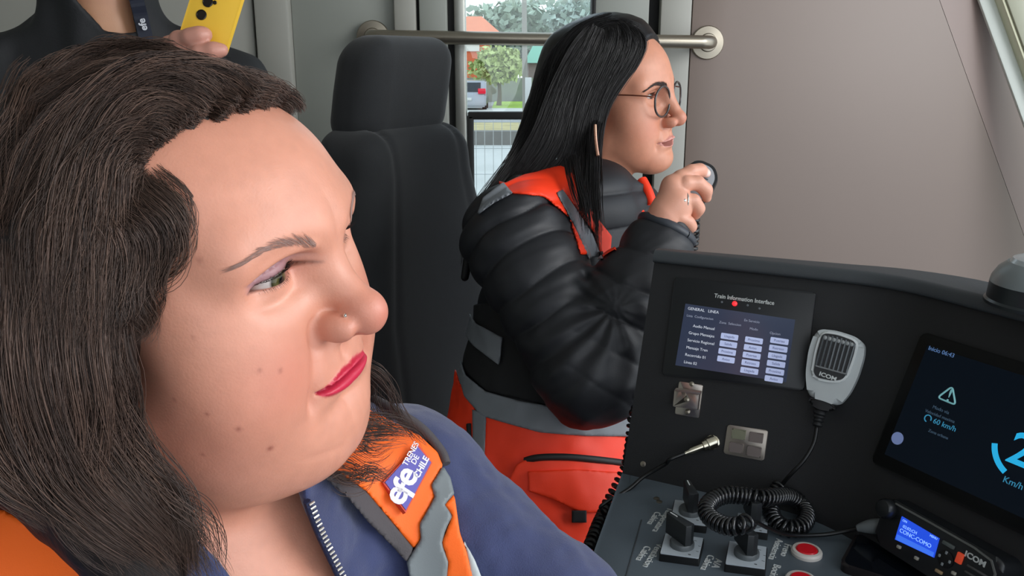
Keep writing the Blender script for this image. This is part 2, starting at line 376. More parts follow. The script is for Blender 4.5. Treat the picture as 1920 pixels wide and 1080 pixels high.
# dark blue notice on the door, behind the dark haired woman's head
x0, z1 = WF.uv(1168,48); x1, z0 = WF.uv(1216,70)
tag(wbox('door_notice', x0, x1, z0, z1, .003, mat('navy_sticker', '#1b2233', rough=.4), -.0095, 0), 'small navy blue sticker on the door beside the window', 'sticker')
# cab bulkhead on the left, near side sill and windscreen side, all outside the frame but part of the room
box('wall_rear', (-1.75,.5,1.3), (.05,3.2,2.6), m_wall_cool, kind='structure')
wn_ = box('wall_near', (-.4,-1.35,.5), (3.0,.05,1.0), m_wall_cool, kind='structure')
box('near_shade_panel', (-1.1,-1.35,1.8), (1.3,.05,1.6), m_wall_cool, wn_); box('near_shade_panel', (.325,-1.35,2.35), (1.55,.05,.5), m_wall_cool, wn_)  # unseen panels added above the sill to cut the fill light on faces
# windscreen pillar
a = at(1812,-60,1.95); b = at(1954,330,1.95); dirp = nrm(b-a); a = a-dirp*.3; b = b+dirp*1.0
PF = Frame(a, [nrm(np.cross(dirp,(0,-1,0))), dirp, np.cross(nrm(np.cross(dirp,(0,-1,0))), dirp)])
if PF.R[0][0] < 0: PF = Frame(a, [-PF.R[0], dirp, -PF.R[2]])
ln = np.linalg.norm(b-a)
pil = thing('window_2', (1.2,WY-.1,1.2), 'x', 'x'); del pil['label']; del pil['category']; pil['kind'] = 'structure'
m_pillar = mat('windscreen_pillar_white', '#d9dfd8', rough=.4)
box('pillar', (.016,ln/2,.0), (.034,ln,.012), m_pillar, pil, .005, 2, PF)
box('pillar_edge_strip', (.034,ln/2,-.014), (.006,ln,.04), mat('cream_edge_strip', '#e3e2c4', rough=.4), pil, .002, 2, PF)
box('windscreen_frame', (.060,ln/2,-.03), (.046,ln,.02), mat('windscreen_frame_olive', '#a2a38f', rough=.45), pil, .003, 2, PF)
box('windscreen_seal', (.066,ln/2,-.016), (.010,ln,.012), mat('windscreen_seal', '#7d806f', rough=.6), pil, .003, 2, PF)
box('windscreen_glass', (.32,ln/2,-.035), (.48,ln,.006), m_glass, pil, 0, 2, PF)

# ------------------------------------------------------------------ grab rail across the door
gr = thing('grab_rail', WF.hit(1325,78), 'long satin steel grab rail across the door, round flange at each end', 'rail')
so = .075
pL = WF.uv(700,70); pR = WF.uv(1326,80)
RL = Frame(WF.o, WF.R)
def rail_at(u, w): return WF.wor((u[0], u[1], w))
q = rail_at
p = [q(pL,.0), q(pL,.035), q(pL+(.006,0),.058), q(pL+(.025,0),so)]
pe = [q(pR-(.03,0),so), q(pR-(.008,0),.060), q(pR,.035), q(pR,.0)]
tube('rail_bar', np.vstack([smooth_path(p,6), smooth_path(pe,6)]), .0145, m_steel, gr, 16)
for u in (pL, pR):
    fr = Frame(WF.wor((u[0],u[1],0)), WF.R)
    lathe('flange', [(.038,0),(.038,.004),(.036,.0065),(.021,.008),(.019,.012),(.0155,.0125)], m_steel, gr, fr, 32)
# yellow emergency handle with a grey block, on the door frame
eh = thing('emergency_handle', WF.hit(876,370), 'small yellow emergency handle under a grey block beside the window', 'handle')
x0, z1 = WF.uv(862,328); x1, z0 = WF.uv(886,360); box('housing', ((x0+x1)/2,(z0+z1)/2,.03), (x1-x0,z1-z0,.05), mat('grey_plastic_block', '#3a3b3c', rough=.5), eh, .006, 3, WF)
x0, z1 = WF.uv(868,362); x1, z0 = WF.uv(889,412); box('lever', ((x0+x1)/2,(z0+z1)/2,.028), (x1-x0,z1-z0,.035), mat('yellow_plastic', '#d9a800', rough=.4), eh, .005, 3, WF)

# ================================================================== outside the window
GZ = -.8
m_road = mat('asphalt_pale', '#9a9a98', rough=.9, vary=.08, vscale=1)
m_plat = mat('platform_concrete', '#c4c4be', rough=.9, vary=.06, vscale=1.5)
box('ground', (4,52,GZ-.05), (160,70,.1), m_road, kind='structure')
pd = lambda py, z: (CAM[2]-z)/math.tan(PITCH+math.atan((py-540)/FOC))      # how far away ground of height z shows at a picture height
yk = pd(272, 0.0)
box('platform', (0,(2.9+yk)/2,-.15), (40,yk-2.9,.3), m_plat, kind='structure')
box('kerb_wall', (0,yk+.15,.08), (40,.3,.36), mat('dark_concrete', '#7e7b76', rough=.9, vary=.1, vscale=3), kind='structure')
yb = pd(229, .24)
box('verge', (0,(yk+.3+yb)/2,.12), (40,yb-yk-.3,.24), mat('dry_yellow_verge', '#b9ab7c', rough=.95, vary=.15, vscale=3), kind='structure')
box('pavement', (0,pd(214,GZ)+1.0,GZ+.05), (60,3.5,.14), mat('pale_pavement', '#c9c8c0', rough=.9, vary=.05, vscale=2), kind='structure')
dg = pd(205, GZ)
tag(box('lawn', (-1.0+30,dg+3.5,GZ+.03), (60,7,.06), mat('lawn_green', '#9bb84a', rough=.95, vary=.2, vscale=4), kind='stuff'), 'bright green lawn strip across the road outside', 'lawn')
# mesh fence on the platform
fe = thing('mesh_fence', (0,6.0,0), 'thin pale wire mesh fence on the platform outside', 'fence')
m_wire = mat('galvanised_wire', '#b4b6b4', rough=.5, metal=.5)
Vs=[];Fs=[]
for i in range(26):
    v,f = tube_np([(-.55+i*.06,6,.0),(-.55+i*.06,6,1.25)], .0022, 4); Vs.append(v); Fs.append(f)
for k in range(7):
    v,f = tube_np([(-.57,6,.1+.18*k),(1.0,6,.1+.18*k)], .0022, 4); Vs.append(v); Fs.append(f)
add('wire_mesh', merge_mesh('wire_mesh', Vs, Fs), m_wire, fe, kind='stuff')
for xx in (-.57,1.0): tube('fence_post', [(xx,6,0),(xx,6,1.3)], .02, m_wire, fe, 8)
# orange house
def opx(px, py, y): r = ray(px,py); return CAM+r*(y/r[1])                # the point seen at a pixel in the plane y = const
hy = 54.0
ho = thing('house', opx(885,150,hy), 'orange gabled house with an orange roof across the road', 'house')
m_or = mat('orange_wall', '#e0714a', rough=.85); m_orr = mat('orange_roof', '#e58a66', rough=.85, vary=.05, vscale=2)
p0 = opx(800,70,hy); p1 = opx(945,60,hy); xw = opx(915,100,hy)[0]; zt = opx(900,62,hy)[2]; zr = opx(870,26,hy)[2]
box('walls', ((p0[0]-4+xw)/2,hy+3,(GZ+zt)/2), (xw-p0[0]+4,6,zt-GZ), m_or, ho)
me = bpy.data.meshes.new('roof'); xe = opx(946,64,hy)[0]; xl = p0[0]-5; xr2 = opx(900,28,hy)[0]
me.from_pydata([(xl,hy-.5,zt-.2),(xe,hy-.5,zt-.2),(xe,hy+6.5,zt-.2),(xl,hy+6.5,zt-.2),(xl,hy+3,zr),(xr2,hy+3,zr)], [], [(0,1,5,4),(2,3,4,5),(1,2,5),(3,0,4),(3,2,1,0)]); me.update(); add('roof', me, m_orr, ho)
x0_,z0_ = opx(870,93,hy)[[0,2]]; x1_,z1_ = opx(899,86,hy)[[0,2]]
box('window_trim', ((x0_+x1_)/2,hy-.05,(z0_+z1_)/2), (x1_-x0_,.15,z1_-z0_+.2), mat('white_trim','#e8e4da',rough=.6), ho)
# green roofed house
hy2 = 60.0; h2 = thing('house', opx(1030,130,hy2), 'pale house with a light green roof behind the light pole', 'house')
pa = opx(992,118,hy2); pb = opx(1120,118,hy2)
box('walls', ((pa[0]+pb[0])/2,hy2+3,(GZ+pa[2])/2), (pb[0]-pa[0],6,pa[2]-GZ), mat('dull_wall','#9a938a',rough=.9), h2)
me = bpy.data.meshes.new('roof'); zr = opx(1010,80,hy2)[2]
me.from_pydata([(pa[0]-.3,hy2-.4,pa[2]),(pb[0],hy2-.4,pa[2]),(pb[0],hy2+6.5,pa[2]),(pa[0]-.3,hy2+6.5,pa[2]),(pa[0]+.4,hy2+3,zr),(pb[0],hy2+3,zr)],[],[(0,1,5,4),(2,3,4,5),(1,2,5),(3,0,4),(3,2,1,0)]); me.update(); add('roof', me, mat('pale_green_roof','#8fc0a8',rough=.8), h2)
# garden wall behind the tree
yw = 51.0; a_ = opx(905,146,yw); b_ = opx(1050,205,yw)
tag(box('garden_fence', ((a_[0]+b_[0])/2+1,yw,(a_[2]+GZ)/2), (b_[0]-a_[0]+8,.15,a_[2]-GZ), mat('grey_green_boards','#8d9085',rough=.9,vary=.1,vscale=2)), 'grey green garden fence behind the round tree', 'fence')
# trees, leaf colours lightened to put the washed-out haze into them
def tree(name, c, r, h0, label, colr, n=900, seed=1, leaf=.16):
    hb = .062 if name == 'garden_tree' else 0; t = thing(name, (c[0],c[1],GZ+hb), label, 'tree', None); rg = np.random.default_rng(seed)
    tube('trunk', smooth_path([(c[0],c[1],GZ+hb),(c[0]+.05,c[1],GZ+h0*.6),(c[0]-.03,c[1],c[2])],4), np.linspace(.16,.07,9)*r[0]/1.6, mat(name+'_bark','#6b6253',rough=.9), t, 8)
    v = rg.normal(size=(n,3)); v /= np.linalg.norm(v,axis=1)[:,None]; v *= (rg.random((n,1))**.4); lobes = 1+.22*noise3(v,seed,2.2)
    Pc = np.array(c)+v*np.array(r)*lobes[:,None]
    a1 = rg.normal(size=(n,3)); a1 /= np.linalg.norm(a1,axis=1)[:,None]; a2 = np.cross(a1, rg.normal(size=(n,3))); a2 /= np.linalg.norm(a2,axis=1)[:,None]
    s = leaf*(.6+.8*rg.random((n,1))); V = np.stack([Pc-a1*s,Pc+a2*s*.6,Pc+a1*s,Pc-a2*s*.6],1).reshape(-1,3); F = np.arange(n*4).reshape(-1,4)
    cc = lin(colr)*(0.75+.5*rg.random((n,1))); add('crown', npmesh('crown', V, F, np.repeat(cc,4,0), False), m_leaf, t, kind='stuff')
m_leaf = mat('leaves', vcol=True, rough=.8)
c = opx(935,124,45.8); tree('garden_tree', c, (1.45,1.2,1.0), 1.2, 'small round light green tree on the lawn outside the window', '#b3c07e', 1500, 3)
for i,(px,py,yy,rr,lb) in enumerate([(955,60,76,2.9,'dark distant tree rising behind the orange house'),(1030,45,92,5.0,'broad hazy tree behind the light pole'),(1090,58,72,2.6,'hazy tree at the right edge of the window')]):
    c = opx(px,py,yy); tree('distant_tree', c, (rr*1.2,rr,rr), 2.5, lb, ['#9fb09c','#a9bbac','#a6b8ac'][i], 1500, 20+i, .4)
# light pole
yp = 38.0; a_ = opx(985,205,yp); b_ = opx(982,-80,yp); lp = thing('light_pole', (a_[0],yp,GZ), 'grey utility pole standing beside the lawn', 'pole')
tube('shaft', [(a_[0],yp,GZ),(b_[0],yp,b_[2])], np.array([.13,.10]), mat('pole_grey','#9b978d',rough=.8), lp, 10)
c_ = opx(995,170,yp-.3); box('pole_wrap', (a_[0]+.12,yp-.12,c_[2]), (.28,.1,1.1), mat('pale_wrap','#d5d5d0',rough=.7), lp, .02)
# grey car seen from behind
yc = 40.5; c0 = opx(862,207,yc); c1 = opx(905,150,yc); ca = thing('car', (c0[0],yc+1,GZ), 'silver grey car with red tail lights parked across the road', 'car')
m_car = mat('silver_paint','#a5a8ae',rough=.3,metal=.4,coat=.5); cx = opx(876,180,yc)[0]; ww = 1.75
prof = [(-.0,.25),(.0,.75),(.08,.92),(.45,1.42),(1.6,1.46),(2.5,.98),(3.7,.85),(3.8,.3)]
bm = bmesh.new(); prism_bm(bm, [(p[0],p[1]) for p in prof], -ww/2, ww/2); bmesh.ops.bevel(bm, geom=bm.edges[:], offset=.07, segments=2, affect='EDGES')
CF = Frame((cx,yc,GZ), [(0,1,0),(0,0,1),(1,0,0)]); add('car_body', bm_mesh(bm,'car_body'), m_car, ca, CF)
prism('rear_window', rpoly([(.10,.97),(.16,.97),(.47,1.36),(.41,1.36)],.01), -.62, .62, mat('dark_car_glass','#22262b',rough=.1), ca, Frame((cx,yc-.035,GZ), CF.R))
for s in (-1,1):
    box('tail_light', (cx+s*.68,yc-.01,GZ+.98), (.36,.12,.24), mat('red_lens','#c8102e',rough=.2,emit='#c8102e',estr=.4), ca, .03)
    for yy in (.75,3.0):
        lathe('wheel', [(.32,-.1),(.33,-.05),(.33,.05),(.32,.1)], mat('tyre','#1a1a1a',rough=.8), ca, Frame((cx+s*.78,yc+yy,GZ+.33), [(0,1,0),(0,0,1),(1,0,0)]), 20)
box('number_plate', (cx,yc-.06,GZ+.62), (.42,.04,.13), mat('white_plate','#d8d8d4',rough=.5), ca, .01)
# ================================================================== seat behind
m_seat = mat('black_seat_fabric', '#1f2123', rough=.85, bump=.25, bscale=900, vary=.08, vscale=40, sheen=.15)
m_seat2 = mat('black_seat_side', '#1a1b1d', rough=.85, bump=.2, bscale=900)
seat = thing('driver_seat', at(740,400,1.52)*np.array([1,1,0]), 'black fabric cab seat with headrest behind the woman in front', 'seat')
sy = math.radians(60); sn = np.array([math.sin(sy),-math.cos(sy),0]); su = np.array([math.cos(sy),math.sin(sy),0])
SC = at(738,170,1.55)
SF = Frame(SC, [su,(0,0,1),np.cross(su,(0,0,1))])        # local x across the seat, y up, z out of its front
if SF.R[2]@sn < 0: SF = Frame(SC, [-su,(0,0,1),np.cross(-su,(0,0,1))])
def rbox_sdf(L, c, h, r): q = np.abs(L-np.asarray(c))-(np.asarray(h)-r); return np.sqrt((np.maximum(q,0)**2).sum(1))+np.minimum(q.max(1),0)-r
def hr(P):
    L = SF.loc(P).copy(); y = L[:,1]
    L[:,2] -= .20*y; L[:,0] /= (1.0-.55*np.clip(y-.0,0,1))
    d = rbox_sdf(L, (0,0,0), (.128,.095,.058), .05)
    d = smax(d, (L[:,2]-.064+.10*np.abs(L[:,0])**1.0*.35), .02)
    return d*.85
Pq, Qq = snets(hr, SC-.26, SC+.26, .005); add('headrest', npmesh('headrest', Pq, Qq), m_seat, seat)
def br(P):
    L = SF.loc(P).copy(); y = L[:,1]+.385; L[:,1] = y
    L[:,2] += .10*y-.03; wv = .158+.28*np.clip(.24-y, 0, .25)
    L[:,0] = L[:,0]*.155/wv
    d = rbox_sdf(L, (0,-.06,0), (.155,.385,.08), .055)
    d = d+.006*np.exp(-((np.abs(L[:,0])-.10)/.008)**2)*sst(0,.03,L[:,2])
    d = smax(d, L[:,2]-.066+.03*(1-(L[:,0]/.155)**2)-.03, .02)
    return d*.85
Pq, Qq = snets(br, SC+np.array([-.42,-.42,-.98]), SC+np.array([.42,.42,.05]), .007); add('backrest', npmesh('backrest', Pq, Qq), m_seat, seat)
for s in (-.05,.05): tube('headrest_post', [SF.wor((s,-.13,-.01)),SF.wor((s,-.06,-.01))], .006, m_steel, seat, 8)
box('seat_cushion', (0,-.93,.13), (.42,.36,.09), m_seat, seat, .04, 4, SF)
box('seat_pedestal', (0,-1.34,.02), (.22,.50,.18), mat('seat_pedestal_black','#15161a',rough=.5), seat, .03, 3, SF)

# ================================================================== the driver's console
def plane(px, py, d, alpha, tilt):
    al, t = math.radians(alpha), math.radians(tilt); u = np.array([math.cos(al), math.sin(al), 0]); nh = np.array([u[1],-u[0],0])
    v = math.cos(t)*np.array([0,0,1.])-math.sin(t)*nh; o = at(px,py,d); return Frame(o, [u,v,np.cross(u,v)])
FA = plane(1380,640,1.0,-27.4,19.8)
cor = FA.hit(1625,700)
FB = plane(1625,700,(cor-CAM)@C_F,-61.4,22.9)
zd = FA.hit(1300,918)[2]                                   # height of the desk
zt = FA.hit(1290,484)[2]                                   # height of the console's upper edge
DF = Frame((0,0,zd), [FA.R[0],(0,0,0),(0,0,1)]); DF = Frame(np.append(FA.hit(1300,918)[:2],zd), [FA.R[0], np.cross((0,0,1),FA.R[0]), (0,0,1)])
m_con = mat('console_black_texture', '#101113', rough=.55, bump=.18, bscale=1400)
m_hood = mat('console_hood_grey', '#363a3d', rough=.5, bump=.2, bscale=1200)
m_desk = mat('desk_slate_grey', '#58626a', rough=.5, bump=.12, bscale=1500, vary=.04, vscale=12)
con = thing('console', np.append(cor[:2],0), 'black curved driving console with a slate grey desk and dark hood', 'console')
def cut(Fr, s, z): # point on a tilted plane at plan coordinate s along u and height z
    v = (z-Fr.o[2])/Fr.R[1][2]; return Fr.o+Fr.R[0]*s+Fr.R[1]*v
sA = FA.uv(1203,650)[0]
# corner line of A and B at a height
def corner(z):
    pa = cut(FA,0,z); pb = cut(FB,0,z); M = np.array([FA.R[0][:2], -FB.R[0][:2]]).T; k = np.linalg.solve(M, (pb-pa)[:2]); return pa+FA.R[0]*k[0]
def rim(z, nA=4, nB=6):
    c = corner(z); a0 = cut(FA,sA,z); b1 = cut(FB,.62,z); r = .05
    ca = c-FA.R[0]*r; cb = c+FB.R[0]*r; pts = [a0+(ca-a0)*i/nA for i in range(nA)]
    pts += [(1-t)**2*ca+2*t*(1-t)*c+t*t*cb for t in np.linspace(0,1,7)]; pts += [cb+(b1-cb)*i/nB for i in range(1,nB+1)]; return np.array(pts)
bot, top = rim(zd-.02), rim(zt)
def back(pts, w): # offset away from the operator
    T = np.gradient(pts, axis=0); N = np.stack([-T[:,1],T[:,0],0*T[:,0]],1); N /= np.linalg.norm(N,axis=1)[:,None]; return pts+N*w
n = len(top); wb_ = np.interp(np.arange(n),[0,4,n-1],[.02,.05,.13])[:,None]; tb = back(top,wb_*.55); bb = back(bot,wb_); n = len(top)
V = np.vstack([bot,top,tb,bb]); F = []
for i in range(n-1):
    for a_,b_ in ((0,1),(1,2),(2,3),(3,0)): F.append((a_*n+i, a_*n+i+1, b_*n+i+1, b_*n+i))
F += [(0,n,2*n,3*n), (n-1,4*n-1,3*n-1,2*n-1)]
me = bpy.data.meshes.new('panel_housing'); me.from_pydata(V.tolist(), [], F); bm = bmesh.new(); bm.from_mesh(me); bmesh.ops.recalc_face_normals(bm,faces=bm.faces); bm.to_mesh(me); bm.free(); shade(me, 30); add('panel_housing', me, m_con, con)
# hood: a rounded lip swept along the upper edge
prof = rpoly([(-.012,-.008),(.078,-.014),(.078,.006),(-.006,.007)], .008, 4); k = len(prof); rows = []
for pth in prof: rows.append(back(top, np.where(pth[0]>.02, wb_*.6, pth[0]))+np.array([0,0,pth[1]]))
R_ = np.array(rows); V = R_.transpose(1,0,2).reshape(-1,3); F = [(i*k+j,i*k+(j+1)%k,(i+1)*k+(j+1)%k,(i+1)*k+j) for i in range(n-1) for j in range(k)]+[list(range(k))[::-1], list(range((n-1)*k,n*k))]
me = bpy.data.meshes.new('hood'); me.from_pydata(V.tolist(), [], F); me.update(); shade(me, 50); add('hood', me, m_hood, con)
# desk slab
dk = [DF.uv(*p) for p in ((1166,888),(1097,1080))]; e0 = dk[0]+(dk[0]-dk[1])*.15; e1 = dk[1]+(dk[1]-dk[0])*.75
poly = [tuple(e0), tuple(e1), tuple(e1+np.array([.75,-.28])), tuple(DF.uv(1990,1080)), tuple(DF.loc(bb[-1])[:2]), tuple(DF.loc(corner(zd))[:2]+np.array([.05,.06])), (FA.loc(corner(zd))[0]-FA.uv(1300,918)[0], .03), tuple(DF.uv(1300,918)+np.array([0,.015]))]
prism('desk_top', rpoly(poly, .012), -.045, 0, m_desk, con, DF, .004)
ins = np.array(poly).mean(0); prism('pedestal', [tuple(ins+(np.array(p)-ins)*.86) for p in poly], -zd, -.045, m_con, con, DF)
a_, b_ = DF.uv(1203,975), DF.uv(1174,1080); tube('desk_seam', [DF.wor((*a_,.0)), DF.wor((*(b_+(b_-a_)*.5),.0))], .0008, m_hood, con, 6)
m_lbl = mat('label_white', '#c9ccca', rough=.6)
def desk_text(s, px, py, size, parent, z=.0003, rot=-math.pi/2, m=None): u = DF.uv(px,py); text('label_text', s, size, m or m_lbl, parent, DF, (u[0],u[1],z), rot)
for s, px, py in (('Temperatura',1243,975),('Cabina',1226,972),('Ventilacion',1224,1042),('Cabina',1206,1038),('A/A',1344,1057),('Cabina',1326,1055),('Asistencia',1454,1030),('Freno',1473,1032),('Bocina',1452,1073)): desk_text(s, px, py, .0105, con)
for px,py in ((1231,935),(1236,941),(1206,870),(1590,848),(1604,850)): 
    u = (DF if py>880 else FA).uv(px,py); lathe('screw', [(.0035,0),(.0035,.0008),(.001,.0014)], m_steel, con, Frame((DF if py>880 else FA).wor((u[0],u[1],0)), (DF if py>880 else FA).R), 10)

m_blk = mat('black_plastic', '#0a0b0c', rough=.4); m_blk2 = mat('black_satin', '#15171a', rough=.35); m_dgrey = mat('dark_grey_plastic','#2c2f31',rough=.5)
# ------------------------------------------------------------------ touch screen unit on the left panel
tu = thing('touchscreen_unit', FA.hit(1380,640), 'touchscreen with rows of pale blue buttons on the left console panel', 'screen')
def quad(Fr, pts): return [tuple(Fr.uv(*p)) for p in pts]
prism('bezel', rpoly(quad(FA,[(1243,703),(1267,520),(1531,549),(1508,733)]),.004), 0, .004, m_blk2, tu, FA, .0012)
sq = quad(FA,[(1268,685),(1287,570),(1492,600),(1475,717)])
m_scr = mat('screen_blue_grey','#2c323e',rough=.12,emit='#39415a',estr=.42); prism('display', sq, .0035, .0048, m_scr, tu, FA)
m_btn = mat('screen_buttons','#aab3d0',rough=.2,emit='#a9b4da',estr=.5); m_txt = mat('screen_text','#c3c8d2',rough=.3,emit='#c3c8d2',estr=.5); m_txt2 = mat('screen_text_dim','#8d93a5',rough=.3,emit='#8d93a5',estr=.45); m_bt = mat('button_text','#6a74a0',rough=.3)
sqa = np.array(sq)
def sp(a, b): # unit coordinates across the screen (a right, b down)
    TL, TR, BR, BL = sqa[1], sqa[2], sqa[3], sqa[0]; return TL*(1-a)*(1-b)+TR*a*(1-b)+BR*a*b+BL*(1-a)*b
ang = math.atan2(*(sp(1,.5)-sp(0,.5))[::-1])
for ci,(a0,b0,nr) in enumerate(((.375,.375,4),(.595,.375,5),(.815,.325,6))):
    for r in range(nr):
        b0r = b0+r*.122; w_, h_ = .157, .092; cc = [sp(a0,b0r+h_), sp(a0+w_,b0r+h_), sp(a0+w_,b0r), sp(a0,b0r)]
        prism('screen_button', rpoly(cc,.0012), .0048, .0053, m_btn, tu, FA); ctr = sp(a0+w_/2,b0r+h_/2)
        text('button_text', ['Llegada','Salida','Proxima','Aviso','Puertas','Retraso'][(r+2*ci)%6], .0040, m_bt, tu, FA, (ctr[0],ctr[1],.0053), ang, .0002)
for i,s in enumerate(('Audio Manual','Grupo Mensajes','Servicio Regional','Mensaje Tren','Recorrido 01','Linea 02')):
    c_ = sp(.075+(.03 if i==0 else 0), .335+i*.118); text('screen_text', s, .0047, m_txt, tu, FA, (c_[0],c_[1],.0049), ang, .0002, 'LEFT')
for s,a0,b0,sz,mm in (('GENERAL   LINEA',.03,.07,.0048,m_txt),('Lista  Configuracion',.03,.185,.0040,m_txt2),('Zona  Seleccion',.34,.215,.0040,m_txt2),('Modo',.62,.245,.0040,m_txt2),('Opcion',.80,.265,.0040,m_txt2),('En Servicio',.56,.125,.0040,m_txt2)):
    c_ = sp(a0,b0); text('screen_text', s, sz, mm, tu, FA, (c_[0],c_[1],.0049), ang, .0002, 'LEFT')
c_ = FA.uv(1396,562); text('title_text', 'Train Information Interface', .0068, m_lbl, tu, FA, (c_[0],c_[1],.0042), ang, .0003, 'CENTER', .93, .0001)
c_ = FA.uv(1379,570); lathe('status_light', [(.0028,0),(.0028,.0014),(.0016,.0024),(0,.0027)], mat('red_status_light','#ff2a2a',rough=.3,emit='#ff1a20',estr=3.0), tu, Frame(FA.wor((c_[0],c_[1],.004)), FA.R), 14, label='lit red status light')
for px,py in ((1355,567),(1403,573),(1425,579)): c_ = FA.uv(px,py); lathe('unlit_indicator', [(.0013,0),(.0013,.0006),(0,.001)], mat('unlit_led','#6a7075',rough=.3), tu, Frame(FA.wor((c_[0],c_[1],.004)), FA.R), 10)
# ------------------------------------------------------------------ steel microphone clip
mc = thing('microphone_clip', FA.hit(1292,748), 'bent steel microphone clip screwed below the touchscreen', 'clip')
m_chr = mat('bright_bent_steel','#b5ada5',rough=.25,metal=.95)
prism('clip_plate', rpoly(quad(FA,[(1266,776),(1274,715),(1319,722),(1311,784)]),.002), 0, .002, m_chr, mc, FA, .0005)
prism('clip_jaw', rpoly(quad(FA,[(1266,762),(1269,730),(1280,729),(1284,742),(1290,755),(1291,740),(1300,733),(1316,735),(1312,768)]),.001), .002, .011, m_chr, mc, FA, .0008)
prism('clip_lip', rpoly(quad(FA,[(1270,733),(1273,727),(1320,733),(1318,740)]),.001), .011, .014, m_chr, mc, FA, .0008)
for px,py,zz in ((1298,720,.002),(1292,749,.011),(1290,772,.002)): c_ = FA.uv(px,py); lathe('screw_head', [(.003,0),(.003,.001),(.0012,.002),(0,.002)], m_steel, mc, Frame(FA.wor((c_[0],c_[1],zz)), FA.R), 12)
# ------------------------------------------------------------------ keypad plate with four buttons
kp = thing('keypad_plate', FA.hit(1398,829), 'brushed steel plate with four square buttons on the console panel', 'keypad')
m_kp = mat('brushed_keypad_steel','#a39a90',rough=.35,metal=.8); kq = quad(FA,[(1357,850),(1365,796),(1441,807),(1433,864)]); prism('plate', rpoly(kq,.003), 0, .0022, m_kp, kp, FA, .0006)
ka = np.array(kq)
def kpt(a,b): return ka[1]*(1-a)*(1-b)+ka[2]*a*(1-b)+ka[3]*a*b+ka[0]*(1-a)*b
for i,(a0,b0) in enumerate(((.14,.10),(.57,.12),(.12,.56),(.57,.58))):
    cc = [kpt(a0,b0+.33),kpt(a0+.34,b0+.33),kpt(a0+.34,b0),kpt(a0,b0)]; prism('button', rpoly(cc,.001), .0022, .0046, mat('button_face','#8d8f78' if i==0 else '#857b76',rough=.35,metal=.55), kp, FA, .0014)
# ------------------------------------------------------------------ metal jack with the thin black cable
jk = thing('jack_plug', FA.hit(1335,830), 'shiny nickel jack plug with thin black cable leaving to the left', 'plug')
m_nk = mat('nickel','#cfc8b4',rough=.18,metal=1.0)
c_ = FA.uv(1337,829); jo = FA.wor((c_[0],c_[1],0)); jd = nrm(FA.wor((*FA.uv(1300,845),.022))-FA.wor((c_[0],c_[1],.008)))
lathe('socket_nut', [(.0085,0),(.0085,.004),(.007,.005),(.007,.008)], m_nk, jk, Frame(jo, FA.R), 12)
JF = Frame(FA.wor((c_[0],c_[1],.006)), [nrm(np.cross(jd,(0,0,1))), np.cross(jd,nrm(np.cross(jd,(0,0,1)))), jd])
lathe('plug_body', [(.0075,-.004),(.0078,.006),(.0066,.007),(.0062,.012),(.004,.0125),(.0038,.027),(.0024,.030),(.0022,.036)], m_nk, jk, JF, 18)
e_ = JF.wor((0,0,.034)); wv = [e_, e_+jd*.02, FA.wor((*FA.uv(1255,868),.018)), FA.wor((*FA.uv(1215,892),.02)), at(1178,918,1.0), at(1132,945,.985), at(1127,955,.99), at(1136,968,1.0), at(1150,980,1.04)]
tube('cable', smooth_path(wv,8), .0023, m_blk, jk, 8)
# ------------------------------------------------------------------ speaker microphone hanging on the panel
hm = thing('hand_microphone', FA.hit(1566,690), 'silver grey hand microphone with black ribbed grille hung on the console', 'microphone')
m_sil = mat('silver_grey_plastic','#b4b9b9',rough=.4); m_gr = mat('grille_dark','#1c1d1f',rough=.45); m_rib = mat('grille_rib','#565b5e',rough=.4)
bz = .018
def q3(pts, z): # picture points carried to a plane standing z in front of panel A
    G = Frame(FA.wor((0,0,z)), FA.R); return [tuple(G.uv(*p)) for p in pts]
body = q3([(1514,744),(1510,700),(1516,655),(1527,624),(1540,617),(1570,620),(1606,632),(1621,645),(1620,668),(1608,708),(1592,740),(1571,763),(1545,752)], .034)
prism('microphone_body', rpoly(body,.008), .006, .034, m_sil, hm, FA, .007, 4)
fr_ = q3([(1520,700),(1527,660),(1539,620),(1572,623),(1612,639),(1605,668),(1594,700),(1584,716),(1560,718),(1528,712)], .036)
prism('front_frame', rpoly(fr_,.008), .034, .0365, mat('light_silver_frame','#d2d6d5',rough=.35), hm, FA, .002, 3)
gi = q3([(1525,698),(1531,662),(1542,624),(1572,628),(1606,641),(1600,668),(1589,698),(1580,712),(1560,714),(1532,708)], .0375)
prism('grille', rpoly(gi,.006), .0362, .0375, m_gr, hm, FA)
for i in range(8):
    t = i/7; a_ = q3([(1545+t*58, 628+t*16+3*math.sin(math.pi*t)*-1)], .038)[0]; b_ = q3([(1529+t*57, 686+t*15)], .038)[0]; G = Frame(FA.wor((0,0,0)), FA.R)
    tube('grille_rib', [FA.wor((*a_,.0378)),FA.wor((*b_,.0378))], .0011, m_rib, hm, 6)
for i in range(7):
    t = (i+.5)/7; a_ = q3([(1543+t*58,632+t*15)],.038)[0]; lathe('grille_stud', [(.0024,0),(.0022,.001),(.0012,.0018),(0,.002)], mat('grille_stud','#8d9090',rough=.4), hm, Frame(FA.wor((*a_,.0375)), FA.R), 10)
a_,b_ = q3([(1529,686),(1588,702)],.038); tube('grille_bar', [FA.wor((*a_,.0378)),FA.wor((*b_,.0378))], .0012, mat('grille_bar','#77797a',rough=.4), hm, 6)
c_ = q3([(1552,706)],.038)[0]; text('logo_text', 'ICOM', .0060, m_lbl, hm, FA, (*c_,.0376), -.20, .0003, 'CENTER', 1.2, .0002)
nk = q3([(1514,744),(1545,752),(1571,763),(1560,772),(1535,768),(1518,757)],.03); prism('neck_cap', rpoly(nk,.004), .010, .030, m_blk, hm, FA, .003, 3)
